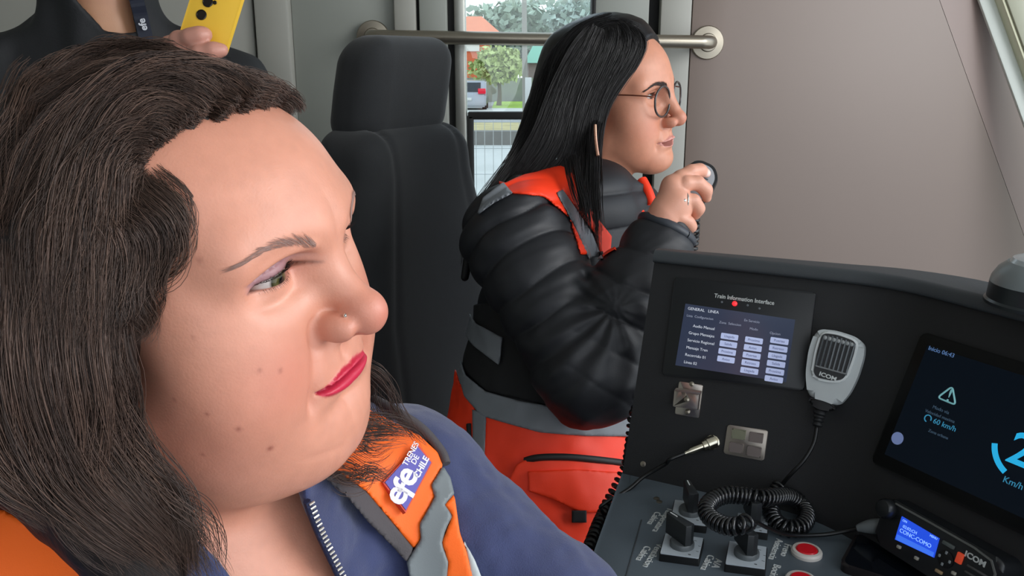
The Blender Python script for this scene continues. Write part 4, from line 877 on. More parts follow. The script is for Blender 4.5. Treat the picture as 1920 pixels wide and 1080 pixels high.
mole_px = [(326,750,.0013),(388,777,.0014),(447,805,.0018),(507,841,.0021),(380,853,.0013),(487,695,.0015),(526,695,.0016),(362,633,.0014),(374,488,.0020),(344,460,.0016)]
mole_w = [(march(f_head1, a, b), r) for a, b, r in mole_px]
Lq = H1.loc(Pq); _, info = head_sdf(Lq, Q1)
def ext1(c, L):
    W_ = H1.wor(L)
    for (p, r), k in zip(mole_w, (.7,.7,.7,.8,.6,.5,.55,.4,.4,.35)): c = mixc(c, lin('#7d3f35'), k*np.exp(-(((W_-p)**2).sum(1)/(r*.8)**2)))
    c = mixc(c, lin('#b25c4c'), .35*np.exp(-(((L[:,0]-.03)/.04)**2+((np.abs(L[:,1])-.065)/.03)**2+((L[:,2]+.075)/.03)**2)))
    c = mixc(c, lin('#e0b09c'), .5*np.exp(-(((np.abs(L[:,1])-.032)/.015)**2+((L[:,2]+.014)/.006)**2))*sst(.03,.06,L[:,0]))
    c = mixc(c, lin('#d79b83'), .6*np.exp(-(((np.abs(L[:,1])-.016)/.006)**2+((L[:,2]-.004)/.010)**2))*sst(.06,.08,L[:,0]))
    return c
cq = skin_colors(Lq, Q1, info, '#cf9078', '#c22a45', ext1)
m_skin = mat('skin', vcol=True, rough=.42, sss=.12, bump=.10, bscale=700, spec=.45)
add('body', npmesh('body', Pq, Qq, cq), m_skin, w1)
m_eye = mat('eye_surface', vcol=True, rough=.06); eye_meshes(Q1, H1, w1, '#4a4528', m_eye, (1,-.06,-.10))
m_lash = mat('lash_black', '#120e0d', rough=.5); m_brow1 = mat('brow_brown', '#93746a', rough=.6)
lash_strands(Q1, H1, None, 70, True, .0075, .00019, m_lash, w1, .7); lash_strands(Q1, H1, None, 36, False, .006, .00012, m_lash, w1)
brow_strands(H1, lambda X: head_sdf(X, Q1)[0], [(.0185,.0130),(.031,.0185),(.044,.0200),(.0585,.0165)], 260, .0045, .009, .00010, m_brow1, w1)
c_ = march(f_head1, 647, 592); gn = nrm(grad(f_head1, c_[None])[0]); tx_ = nrm(np.cross(gn,(0,0,1)))
lathe('nose_stud', [(.0012,-.001),(.0012,.0006),(.0008,.0012),(0,.0014)], mat('stud_silver','#e6e2dc',rough=.1,metal=1), w1, Frame(c_, [tx_, np.cross(gn,tx_), gn]), 12)
# ---- navy knitted jumper with a stand-up collar and a zip
armL = [(-.015,.165,-.050)]; el_w = at(1035,1165,.60); hd_w = at(1180,1330,.58)
shL = T1.wor((-.015,.165,-.055))
def jump0(P):
    L = T1.loc(P); M = Y2(L)
    d = ell(L, (-.005,0,-.24), (.135,.195,.23)); d = smin(d, ell(M, (.07,.08,-.23), (.085,.09,.10)), .05)
    d = smin(d, cap(M, (-.02,.03,-.005), (-.018,.155,-.052), .062, .058), .05)
    d = smin(d, chain(P, [shL, el_w, hd_w], [.060,.052,.040]), .04)
    d = smin(d, chain(L, [(-.015,-.165,-.055),(-.03,-.23,-.30),(.10,-.20,-.50)], [.060,.054,.042]), .04)
    d = smin(d, cap(P, T1.wor((.005,0,-.06)), T1.wor((.004,0,.055))+(sk_base-nk_base)*.05, .088, .080), .03)
    return d
def knit(P):
    L = T1.loc(P); s = L[:,1]*90; t = L[:,2]*55
    return .0016*np.sin(s+1.3*np.sin(t))*np.sin(t*1.7)+.0016*noise3(P,5,38)+.0009*noise3(P,6,110)
op1 = [O1.uv(*p) for p in ((150,820),(330,975),(400,1040),(455,1120),(660,1120),(606,1015),(574,936),(588,862),(640,780),(150,700))]
ztop1 = .052
def jump1(P):
    L = T1.loc(P); d0 = jump0(P)-knit(P); d = np.abs(d0+.004)-.004
    pp_ = poly2(L[:,1:3], op1); cut_ = np.maximum(pp_, -L[:,0]+.0); d = smax(d, -cut_, .003); d = smax(d, L[:,2]-ztop1+.05*(L[:,0]<0)*0, .003)
    return d
Pq, Qq = snets(jump1, (-.46,.16,.84), (.12,.80,1.42), .0031)
m_navy = mat('navy_knit', '#323a60', rough=.85, bump=.35, bscale=1100, sheen=.25, vary=.08, vscale=60)
add('jumper', npmesh('jumper', Pq, Qq), m_navy, w1)
# zip along the opening's edge
zl_ = [march(lambda P: jump0(P), *p) for p in ((574,938),(582,962),(592,988),(604,1015),(620,1048),(637,1084),(652,1116))]; zp = smooth_path(zl_, 10); zn = nrm(X1+np.array([0,-.2,0]))
zt1 = tube('zip_tape', zp+zn*.001, .0022, mat('zip_tape_navy','#1c2140',rough=.8), w1, 6)
sl = np.r_[0,np.cumsum(np.linalg.norm(np.diff(zp,axis=0),axis=1))]; Vs=[];Fs=[]
for s in np.arange(0.002, sl[-1], .0034):
    p = np.array([np.interp(s,sl,zp[:,i]) for i in range(3)]); tg = nrm(np.array([np.interp(s+.002,sl,zp[:,i]) for i in range(3)])-p+1e-9); sd = nrm(np.cross(tg,zn))
    v,f = tube_np([p+zn*.0025-sd*.0036, p+zn*.003-sd*.0002], .0009, 6); Vs.append(v); Fs.append(f)
add('zip_teeth', merge_mesh('zip_teeth',Vs,Fs), mat('zip_metal','#cfcac2',rough=.3,metal=.8), zt1, kind='stuff')
# ---- orange vest: strap over the far shoulder, tape, dark binding; orange on the near shoulder
def hitTY(px): return [T1.loc(march(lambda P: jump0(P)-.004, *p))[1:] for p in px]
def hitW(px): return [march(lambda P: jump0(P)-.004, *p) for p in px]
def region(px):                                           # outline drawn on the jumper, measured in the plane across the strap
    W_ = np.array(hitW(px)); return W_
strap_px = [(610,838),(655,790),(688,762),(735,786),(786,812),(822,846),(832,872),(812,909),(816,932),(788,983),(790,1010),(776,1029),(730,972),(688,921),(640,885)]
tape_px = [(832,872),(809,909),(815,932),(786,983),(789,1010),(762,1053),(775,1115),(835,1115),(840,1053),(828,1018),(836,991),(848,967),(834,946),(853,926),(846,895)]
or2_px = [(853,926),(834,946),(848,967),(828,1018),(840,1053),(832,1115),(893,1115),(874,1033),(862,998)]
wh_px = [(862,998),(874,1033),(886,1115),(915,1115),(890,1050)]
trim_px = [(640,885),(688,921),(730,972),(776,1029),(762,1053),(735,1022),(698,983),(655,928),(622,893)]
Cst = march(lambda P: jump0(P)-.004, 760, 920); nst = nrm(CAM-Cst); ust = nrm(np.cross((0,0,1),nst)); FS = Frame(Cst, [ust, np.cross(nst,ust), nst])
def vest_piece(name, px, off, m, parent=None, lo=(-.19,.38,1.10), hi=(.10,.72,1.40), h=.0022, Fx=None):
    F_ = Fx or FS; poly = [F_.uv(*p) for p in px]
    def f(P):
        L = F_.loc(P); d = jump0(P)-off-.0012*noise3(P,9,30); return smax(np.maximum(d, -(d+.006)), np.maximum(poly2(L[:,:2], poly), -L[:,2]-.09), .0012)
    Pq, Qq = snets(f, lo, hi, h, 1); return add(name, npmesh(name, Pq, Qq), m, parent or w1)
m_org = mat('hi_vis_orange', '#ff6a0c', rough=.6, bump=.12, bscale=1500, vary=.03, vscale=20); m_tape = mat('reflective_grey_tape', '#6f7678', rough=.45, bump=.08, bscale=2000); m_trim = mat('dark_grey_binding', '#4b4648', rough=.8, bump=.2, bscale=900)
vs1 = vest_piece('vest_strap', strap_px, .0065, m_org); vest_piece('vest_binding', trim_px, .0080, m_trim, vs1); vest_piece('reflective_tape', tape_px, .0085, m_tape, vs1); vest_piece('vest_side', or2_px, .0070, m_org); vest_piece('pale_tape', wh_px, .0060, mat('pale_tape','#b9bfbf',rough=.5), vs1)
# outer dark piping of the strap
pp = [p for p in hitW([(700,748),(740,770),(790,803),(826,845),(836,870)])]; tube('vest_piping', smooth_path(pp,8), .0035, m_trim, vs1, 8)
# badge on the strap
pc_ = [np.array(FS.uv(*p)) for p in ((782,838),(807,868),(760,958),(722,905))]; cb = sum(pc_)/4; offz = .0
Wc = march(lambda P: jump0(P)-.0085, 765, 893); nb_ = nrm(grad(jump0, Wc[None], .01)[0]); ub = nrm(FS.R[0]-nb_*(FS.R[0]@nb_)); FBg = Frame(Wc+nb_*.0005, [ub, np.cross(nb_,ub), nb_])
gp = lambda px,py: np.array(FBg.uv(px,py))
m_badge = mat('badge_purple_blue','#5a55a6',rough=.6); m_bw = mat('badge_white','#e3dfe6',rough=.6); m_bedge = mat('badge_red_edge','#c8402e',rough=.6)
prism('badge_border', [tuple(gp(*p)) for p in ((784,834),(810,868),(760,962),(717,905))][::-1], -.004, .0006, m_bedge, vs1, FBg); prism('badge', [tuple(gp(*p)) for p in ((782,838),(807,868),(760,957),(721,905))][::-1], -.004, .0012, m_badge, vs1, FBg)
bdir = gp(806,868)-gp(760,957); ba = math.atan2(bdir[1],bdir[0]); hb = np.linalg.norm(bdir)
for s,px,py,sz,b_ in (('e',741,928,.024,.0006),('f',757,919,.024,.0006),('e',760,893,.024,.0006),('TRENES',769,852,.0055,.0001),('DE',777,863,.0055,.0001),('CHILE',789,877,.0062,.0002)):
    c_ = gp(px,py); text('badge_text', s, sz, m_bw, vs1, FBg, (*c_,.0013), ba, .0002, 'CENTER', 1, b_)
# near shoulder of the vest, low in the left corner
near_px = [(-160,900),(0,952),(70,985),(140,1015),(205,1062),(245,1120),(-160,1120)]
Cn = march(lambda P: jump0(P)-.004, 60, 1050); nn = nrm(CAM-Cn); un = nrm(np.cross((0,0,1),nn)); FN = Frame(Cn, [un, np.cross(nn,un), nn])
vest_piece('vest_strap', near_px, .0065, m_org, lo=(-.48,.16,1.05), hi=(-.14,.55,1.40), h=.0028, Fx=FN)

m_trs = mat('dark_trousers','#14151a',rough=.8); m_shoe = mat('black_shoe','#0c0c0d',rough=.4); legs(w1, N1_[0]-.02, N1_[1]-.02, math.atan2(X1[1],X1[0]), .93, m_trs, m_shoe)
# ---- hair
skull1 = lambda L: ell(L, (-.014,0,.023), (.097,.080,.072))
hairpoly = [(.066,.090),(.055,.0785),(.050,.0745),(.041,.0715),(.0335,.066),(.031,.058),(.035,.050),(.039,.042),(.0395,.032),(.035,.022),(.030,.010),(.025,-.002),(.017,-.014),(.006,-.026),(-.012,-.12),(-.16,-.12),(-.16,.16),(.08,.16)]
massA = [(205,330,.42),(160,470,.405),(115,600,.395),(100,720,.395),(130,840,.40),(205,950,.41),(270,1070,.42),(320,1180,.43)]
massB = [(130,260,.46),(90,380,.43),(60,540,.41),(55,700,.405),(75,820,.41),(150,930,.42),(235,1050,.43)]
massC = [(30,300,.50),(-20,420,.46),(-50,600,.45),(-50,760,.45),(-20,850,.46)]
mA = [at(*p) for p in massA]; mB = [at(*p) for p in massB]; mC = [at(*p) for p in massC]
def hair1(P):
    L = H1.loc(P); pl = poly2(L[:,[0,2]], hairpoly); th = .001+.010*sst(0,-.035,pl)
    d = np.maximum(head_sdf(L, Q1)[0]-th, pl); d = smin(d, ell(L, (-.075,0,-.04), (.062,.085,.10)), .03)
    d = smin(d, chain(P, mA, [.012,.022,.026,.024,.024,.022,.018,.012]), .02); d = smin(d, chain(P, mB, [.02,.034,.042,.036,.028,.020,.012]), .025); d = smin(d, chain(P, mC, [.022,.042,.042,.03,.016]), .03)
    d = smin(d, chain(P, [H1.wor((-.05,.07,-.03)),H1.wor((-.045,.085,-.10)),H1.wor((-.02,.10,-.16)),H1.wor((.0,.11,-.21))], [.03,.03,.026,.015]), .03)
    return d-.0025*noise3(P*np.array([1,1,.45]),12,55)-.001*noise3(P*np.array([1,1,.35]),13,150)
Pq, Qq = snets(hair1, (-.42,.28,1.16), (-.02,.70,1.66), .0040)
m_hair1 = mat('dark_brown_hair_mass', '#1d1512', rough=.55, spec=.35, bump=.4, bscale=60, stretch=(6,6,1), vary=.4, vscale=40)
hm1 = add('hair', npmesh('hair', Pq, Qq), m_hair1, w1)
def strands(guides, fsurf, parent, m, cols, name='hair_strands', curl=(.002,30), clump=.55, npts=22, dens=1.0, lift=.0025, rad=.00018, fb=.42):
    P = []; Cc = []; rg = RNG
    for gdef in guides:
        px, n, w = gdef[0], int(gdef[1]*dens), gdef[2]; kw = gdef[3] if len(gdef) > 3 else {}
        sp2 = smooth_path([(a,b,0) for a,b in px], 6)[:,:2]; idx = np.linspace(0,len(sp2)-1,npts); sp2 = np.stack([np.interp(idx,np.arange(len(sp2)),sp2[:,i]) for i in range(2)],1)
        pts = []; last = None; dep = kw.get('d')
        if dep is None: HP, HK = marchN(fsurf, sp2)
        for i,(a,b) in enumerate(sp2):
            if dep is not None: q_ = at(a,b, np.interp(i/(npts-1), np.linspace(0,1,len(dep)), dep))
            else:
                q_ = HP[i]; dd_ = (q_-CAM)@C_F
                if (not HK[i]) or dd_ > kw.get('max',.62) or (last is not None and abs(dd_-last) > .03): dd_ = last if last is not None else fb; q_ = at(a,b,dd_)
                last = dd_
            pts.append(q_)
        pts = np.array(pts)
        for _ in range(3): pts[1:-1] = (pts[:-2]+2*pts[1:-1]+pts[2:])/4
        T = np.gradient(pts,axis=0); T /= np.linalg.norm(T,axis=1)[:,None]; view = pts-CAM; view /= np.linalg.norm(view,axis=1)[:,None]
        B1 = np.cross(T,view); B1 /= np.linalg.norm(B1,axis=1)[:,None]+1e-9; B2 = -view; s_ = np.linspace(0,1,npts)
        L_ = np.linalg.norm(np.diff(pts,axis=0),axis=1).sum(); ca, cf = kw.get('curl',curl)
        nl = max(3, n//22); lock = rg.normal(size=(nl,1))*.55; lockp = rg.random(nl)*6.28; lockc = .5+.9*rg.random(nl); lockv = rg.random(nl)**1.8
        li = rg.integers(0,nl,n); o1 = np.clip(lock[li,0]+rg.normal(size=n)*.26,-1.15,1.15)*w; o2 = np.abs(np.clip(rg.normal(size=n),-1.6,1.6))*lift; ph = lockp[li]+rg.normal(size=n)*.5
        fan = kw.get('fan',1.0); W_ = (1-clump*s_**2)*(1+(fan-1)*s_)
        e = np.clip(s_*5,0.15,1)
        X = pts[None]+B1[None]*(o1[:,None]*W_[None]+ca*np.sin(s_[None]*L_*cf*6.283+ph[:,None])*e[None])[:,:,None]+B2[None]*(o2[:,None]*e[None]+lift*.5+.6*ca*np.cos(s_[None]*L_*cf*6.283+ph[:,None])*e[None])[:,:,None]
        X = X+rg.normal(size=(n,1,3))*.0008+np.cumsum(rg.normal(size=(n,npts,3))*kw.get('fz',.00010),axis=1)
        # different lengths: slide along the lock
        t0 = rg.random(n)*kw.get('r0',.10); t1 = 1-rg.random(n)*kw.get('r1',.25)
        for j in range(n):
            tt = t0[j]+(t1[j]-t0[j])*s_; P.append(np.stack([np.interp(tt,s_,X[j,:,i]) for i in range(3)],1))
        mixv = np.clip((.35*rg.random(n)+.65*lockv[li])*lockc[li],0,1); Cc.append(np.array([lin(cols[0])*(1-v)+lin(cols[1])*v for v in mixv]))
    P = np.array(P); R = np.tile(np.interp(np.linspace(0,1,npts),[0,.15,.7,1],[.6,1,.9,.25])*rad,(len(P),1)); return add(name, strand_mesh(name,P,R,np.concatenate(Cc)), m, parent, kind='stuff')
m_str1 = mat('brown_hair_strands', vcol=True, rough=.45, spec=.42)
G1 = [
 ([(500,204),(480,190),(440,176)],150,.010,{'r1':.6}), ([(465,210),(445,194),(405,180)],170,.010,{'r1':.6}), ([(425,222),(398,202),(352,190)],180,.010,{'r1':.6}), ([(378,226),(350,206),(305,200)],180,.010,{'r1':.6}), ([(338,246),(312,228),(268,232)],170,.010,{'r1':.6}), ([(305,270),(280,255),(240,268)],150,.010,{'r1':.6}), ([(275,300),(250,292),(222,315)],150,.010,{'r1':.6}),
 ([(300,98),(220,95),(150,110),(80,142),(20,185)],300,.005),
 ([(400,135),(320,112),(230,102),(150,116),(70,157)],300,.005),
 ([(545,214),(538,195),(505,176),(430,158),(330,136),(220,130),(110,152),(10,205)],420,.007),
 ([(520,203),(490,182),(430,168),(330,148),(220,150),(110,185),(10,260)],420,.009),
 ([(480,200),(445,182),(380,170),(290,168),(190,190),(100,255),(20,350)],420,.011),
 ([(430,216),(395,180),(330,165),(250,180),(165,220),(85,300),(20,420)],420,.014),
 ([(385,217),(350,185),(290,180),(220,210),(150,280),(90,380),(50,500)],400,.014),
 ([(345,220),(315,200),(260,205),(200,250),(140,340),(95,450),(70,580)],400,.013),
 ([(328,245),(300,235),(250,260),(200,320),(150,410),(115,520),(95,660)],420,.014),
 ([(285,282),(245,290),(205,340),(165,430),(140,550),(125,690)],400,.014),
 ([(262,300),(235,330),(210,400),(185,490),(165,590),(150,700)],380,.013),
 ([(255,340),(290,375),(312,425),(298,480),(262,520),(250,570),(262,612),(250,645)],330,.010,{'curl':(.004,22)}),
 ([(245,352),(275,400),(285,455),(256,508),(232,556),(232,606),(245,640)],330,.012,{'curl':(.004,22)}),
 ([(228,370),(245,430),(232,495),(205,555),(198,615),(215,655)],300,.012,{'curl':(.004,20)}),
 ([(210,400),(215,480),(190,550),(175,610),(180,660)],260,.012),
 ([(170,600),(178,700),(200,800),(240,885),(295,955),(350,1020),(390,1095)],420,.013,{'curl':(.003,14),'r1':.3}),
 ([(150,590),(150,720),(165,820),(200,910),(260,990),(330,1080)],420,.015,{'curl':(.003,12)}),
 ([(110,560),(105,700),(110,820),(135,910),(185,985),(255,1060)],420,.016,{'curl':(.003,12)}),
 ([(60,520),(50,680),(50,800),(60,870),(85,920),(125,975)],380,.017,{'curl':(.003,12)}),
 ([(20,450),(8,620),(2,760),(8,840),(30,900)],320,.018,{'curl':(.003,12)}),
 ([(185,655),(210,740),(240,820),(285,890),(335,950),(352,1010),(352,1090)],260,.010,{'curl':(.002,12)}),
 ([(200,300),(150,380),(100,490),(70,620)],300,.016),
 ([(120,160),(60,230),(20,330),(-10,450)],300,.018),
 ([(330,103),(250,99),(160,118),(80,152),(10,220)],320,.006),
 ([(470,152),(420,140),(350,120),(260,100),(180,108),(100,140)],300,.005),
 ([(475,155),(508,166),(530,182),(540,198),(540,222)],150,.005,{'curl':(.002,30)}),
 ([(440,148),(485,162),(515,180),(530,196)],140,.006,{'curl':(.002,30)}),
 # far side, falling over the other shoulder
 ([(676,690),(700,700),(712,735),(735,775),(775,805),(795,840)],60,.010,{'d':[.56,.57,.57,.57],'curl':(.004,18)}),
 ([(560,835),(620,815),(680,805),(740,810),(778,822)],80,.012,{'d':[.50,.50,.53,.55,.56],'curl':(.002,10)}),
 ([(600,855),(650,850),(700,862),(740,845)],34,.012,{'d':[.50,.52,.55],'curl':(.003,14)}),
 ([(630,880),(670,900),(700,880),(735,890)],34,.010,{'d':[.50,.53,.55],'curl':(.003,14)}),
 ([(655,800),(690,790),(715,800),(740,790)],34,.014,{'d':[.54,.56,.56],'curl':(.004,18)}),
 # loose wisps
 ([(300,905),(350,945),(395,990),(415,1040),(425,1085)],14,.006,{'d':[.405,.42,.43,.43]}),
 ([(290,890),(340,940),(380,1000),(400,1060)],14,.008,{'d':[.40,.41,.42]}),
]
strands(G1, lambda P: np.minimum(hair1(P), f_head1(P)), hm1, m_str1, ('#261a15','#6b5347'), curl=(.0022,22), dens=1.45)
# ================================================================== woman with glasses, standing at the console
H2 = Frame((.171,1.447,1.546), rotm((4.9,-.25,-30.0)).T)
Q2 = dict(wide=.97, full=0.0, skc=(-.012,0,.032), skr=(.098,.073,.079), fhc=(.018,0,.028), fhr=(.066,.062,.050), tipx=.112, tipz=-.0375, nasx=.088, brx=.004, ala=.0150, mz=-.074, mx=-.002, open=.0052,
          red=.35, eu=.0045, el=.0038, slant=.02, liner=.7, lip=.0034, ul=.0055, ll=.0095, mouth_w=.0290, chin_x=.002, chin_z=-.003, fold=.0012)
W2B = at(1010,900,1.36); w2 = thing('person', (W2B[0],W2B[1],0), 'woman in glasses with long straight black hair, black puffer sleeves and orange jacket, speaking', 'person')
sk2 = H2.wor((-.025,0,-.07)); nb2 = at(1118,400,1.42)
wrist2 = at(1240,440,1.165)
def hand2(P):
    k = .0025; fng = []
    A = lambda *p: at(*p)
    d = chain(P, [A(1228,452,1.172), A(1243,425,1.168), A(1262,392,1.163)], [.0225,.0235,.024])
    d = smin(d, chain(P, [A(1243,410,1.16), A(1262,350,1.158), A(1275,340,1.16)], [.020,.0145,.0120]), .010)
    d = smin(d, chain(P, [A(1250,400,1.158), A(1272,378,1.155), A(1272,405,1.16)], [.021,.016,.013]), .010)
    d = smin(d, chain(P, [A(1255,362,1.16), A(1276,334,1.160), A(1296,322,1.165), A(1312,319,1.172), A(1324,325,1.180)], [0.0108,0.0090,0.0079,0.0072,0.0063]), k)
    d = smin(d, chain(P, [A(1264,366,1.153), A(1286,344,1.153), A(1308,343,1.158), A(1323,356,1.164), A(1325,371,1.172)], [0.0108,0.0088,0.0079,0.0074,0.0065]), .0015)
    d = smin(d, chain(P, [A(1266,384,1.150), A(1279,376,1.150), A(1300,377,1.153), A(1309,391,1.160), A(1304,404,1.168)], [0.0108,0.0086,0.0077,0.0072,0.0063]), .0015)
    d = smin(d, chain(P, [A(1262,404,1.152), A(1274,408,1.150), A(1290,417,1.154), A(1295,425,1.162), A(1288,431,1.168)], [0.0099,0.0077,0.0068,0.0063,0.0056]), .0015)
    d = smin(d, chain(P, [A(1246,430,1.18), A(1266,428,1.20), A(1282,412,1.212), A(1300,385,1.212)], [0.0153,0.0113,0.0095,0.0077]), .008)
    return d
def skin2(P):
    d, info = head_sdf(H2.loc(P), Q2); n = cap(P, sk2, nb2, .050, .056); n = smin(n, ell(P, nb2+np.array([-.02,0,-.05]), (.06,.06,.05)), .03); d = smin(d, n, .016)
    d = smin(d, chain(P, [at(1000,450,1.27), at(1108,690,1.168), wrist2], [.035,.022,.020]), .02)
    d = smin(d, hand2(P), .006); return d, info
f2 = lambda P: skin2(P)[0]
Pq, Qq = snets(f2, (-.02,1.05,1.10), (.32,1.50,1.70), .0017)
Lq = H2.loc(Pq); _, info = head_sdf(Lq, Q2); far_ = np.sqrt((Lq**2).sum(1)) > .19
for kk in ('front',): info[kk] = info[kk]*~far_
cq = skin_colors(Lq, Q2, info, '#c98b70', '#cd9186')
hd = sst(.004,-.001,hand2(Pq)); cq = mixc(cq, lin('#d59b84'), hd*(Pq[:,2]<1.56)*.8)
for c_,r in ((at(1326,324,1.176),.0060),): cq = mixc(cq, lin('#f0cfc6'), np.exp(-(((Pq-c_)**2).sum(1)/r**2)**2))
add('body', npmesh('body', Pq, Qq, cq), m_skin, w2)
eye_meshes(Q2, H2, w2, '#3a2416', m_eye, (1,0,0)); lash_strands(Q2, H2, None, 40, True, .007, .0003, m_lash, w2, .8)
brow_strands(H2, lambda X: head_sdf(X, Q2)[0], [(.016,.013),(.028,.0175),(.042,.0185),(.056,.0120)], 300, .0062, .009, .00027, mat('brow_dark','#2c1d18',rough=.6), w2)
teeth = np.array([[.083-14*y*y, y, -.0722+z] for z in (.0032,-.0008) for y in np.linspace(-.018,.018,13)]); F = [(i,i+1,13+i+1,13+i) for i in range(12)]
add('teeth', npmesh('teeth', H2.wor(teeth), F), mat('teeth_white','#d8cfc4',rough=.3), w2)
# ring on her finger, earring
rc = at(1284,377,1.1505); rd = nrm(at(1300,377,1.153)-at(1279,376,1.150)); e1 = nrm(np.cross(rd,(0,0,1))); e2 = np.cross(rd,e1)
m_silver = mat('ring_silver','#b9b5ad',rough=.3,metal=1); an = np.linspace(0,2*np.pi,25)
tube('finger_ring', rc+.0120*(np.cos(an)[:,None]*e1+np.sin(an)[:,None]*e2), .0013, m_silver, w2, 8)
lathe('ring_stone', [(.003,0),(.0028,.0018),(.001,.003),(0,.003)], m_silver, w2, Frame(at(1283,376,1.1390), [C_R, np.cross(nrm(CAM-at(1281,372,1.14)),C_R), nrm(CAM-at(1281,372,1.14))]), 10)
tube('earring', smooth_path([at(1116,234,1.262),at(1117,262,1.258),at(1121,292,1.252)],4), np.linspace(.0022,.0026,9), mat('rose_gold','#d8a58c',rough=.25,metal=.8), w2, 8)
# ---- glasses
m_temple = mat('temple_copper','#7a4636',rough=.3,metal=.6); m_gfr = mat('glasses_frame_smoky','#35302e',rough=.25,coat=.5); m_lens = glass('lens_glass',(.97,.98,.98),.0,.93)
gl2 = tube('glasses', H2.wor(smooth_path([(.0962,-.009,-.002),(.0985,0,.001),(.0962,.009,-.002)],6)), .0017, m_gfr, w2, 8)
for s in (-1,1):
    ring = []; 
    for t in np.linspace(0,2*np.pi,33): 
        a = .0335+.0262*np.cos(t)*(1 if np.cos(t)<0 else 1.0)*abs(1)**1; z = -.008+.0235*np.sin(t)*(1-.08*np.cos(t)); r_ = .92+.08*abs(np.sin(2*t)); a = .0335+(a-.0335)*(.96+.06*abs(np.sin(2*t))); ring.append((.0965-.10*(a-.012), s*a, z))
    ring = np.array(ring); tube('glasses_rim', H2.wor(ring), .0018, m_gfr, gl2, 8)
    me = bpy.data.meshes.new('lens'); V = H2.wor(ring[:-1]); me.from_pydata(V.tolist(), [], [list(range(32))]); me.update(); add('lens', me, m_lens, gl2)
    tube('glasses_temple', H2.wor(smooth_path([(.0915,s*.0600,.002),(.085,s*.0655,.004),(.05,s*.0705,.006),(.015,s*.0745,.006),(-.012,s*.078,.001)],6)), .0011, m_temple, gl2, 8)
    tube('nose_pad_arm', H2.wor(smooth_path([(.0925,s*.0105,-.010),(.089,s*.0095,-.014),(.086,s*.0105,-.018)],4)), .0010, m_gfr, gl2, 6)
# ---- clothes
sh2 = at(968,447,1.235); el2 = at(1108,702,1.165); wr2 = at(1238,455,1.175)
def torso2(P):
    d = chain(P, [at(1090,420,1.375), at(1050,560,1.385), at(1030,740,1.375), at(1012,900,1.362), at(1005,1035,1.352)], [.085,.120,.134,.148,.152], .04)
    d = smin(d, chain(P, [at(1110,385,1.36), at(1000,420,1.27)], [.060,.066]), .05); d = smin(d, chain(P, [at(1110,385,1.38), at(1170,430,1.47)], [.060,.066]), .05)
    return d
ax1, ax2 = nrm(el2-sh2), nrm(wr2-el2); Lu = np.linalg.norm(el2-sh2)
def sleeve2(P):
    d = chain(P, [sh2, el2], [.074,.064]); d2 = chain(P, [el2, at(1175,575,1.165), wr2], [.066,.060,.040]); d = smin(d, d2, .022)
    w_ = sst(-.03, .03, cap(P, sh2, el2, .074, .064)-d2); sa_ = (P-sh2)@ax1; sb_ = Lu+.02+((P-el2)@ax2); s = sa_*(1-w_)+sb_*w_
    wob = .012*noise3(P,21,14); q_ = (np.sin(np.pi*(sa_+wob)/.047)**2+.004)**.25*(1-w_)+(np.sin(np.pi*(sb_+wob)/.047)**2+.004)**.25*w_
    near_el = np.exp(-((np.abs(s-Lu)/.09)**2))
    fc_ = at(1142,575,1.165); rad = np.arctan2((P-fc_)@C_U, (P-fc_)@C_R); fold = np.sin(rad*13+3*noise3(P,23,12))*.5+.5
    return d-.0085*q_*(1-.6*near_el)-.0045*near_el*fold-.0016*noise3(P,22,42)-.0009*noise3(P@np.stack([ax1*2.2,np.cross(ax1,C_F)*.5,C_F]).T,24,46)
def puffer2(P):
    d = sleeve2(P); c = cap(P, at(1122,432,1.40), at(1162,388,1.395), .074, .062); c = c-.004*np.abs(np.sin(np.pi*((P[:,2])/.028)))
    ci = cap(P, at(1122,435,1.40), at(1168,310,1.39), .056, .056); c = smax(c, -ci, .004)
    t = torso2(P)+.004; t = t-.006*np.abs(np.sin(np.pi*P[:,2]/.05+.6*noise3(P,31,9)))**.6
    d = smin(d, smin(t, c, .012), .012)
    f = chain(P, [at(1190,445,1.48), at(1240,600,1.56), at(1290,560,1.45)], [.062,.056,.045]); d = smin(d, f, .02)
    cut = cap(P, el2+ax2*(np.linalg.norm(wr2-el2)+.012), wr2+ax2*.10, .030); return smax(d, -cut, .004)
Pq, Qq = snets(puffer2, (-.22,.96,.83), (.44,1.66,1.56), .0029, 1)
m_puf = mat('black_puffer_nylon','#18191d',rough=.52,spec=.45,bump=.06,bscale=500); add('puffer_jacket', npmesh('puffer_jacket', Pq, Qq), m_puf, w2)
cw = nrm(wr2-el2); 
e1 = nrm(np.cross(cw,(0,0,1))); e2 = np.cross(cw,e1); cc = wr2+cw*.020; tube('cuff', cc+.037*(np.cos(an)[:,None]*e1+np.sin(an)[:,None]*e2), .0075, mat('cuff_slate','#2b2f36',rough=.5), w2, 10)
ctr2 = at(1010,760,1.25); vv = nrm(CAM-ctr2)*np.array([1,1,0]); vv = nrm(vv); G2 = Frame(ctr2, [nrm(np.cross((0,0,1),vv)), (0,0,1), vv])
def base2(P):
    return torso2(P)-.004*noise3(P,41,16)-.002*noise3(P,42,45)
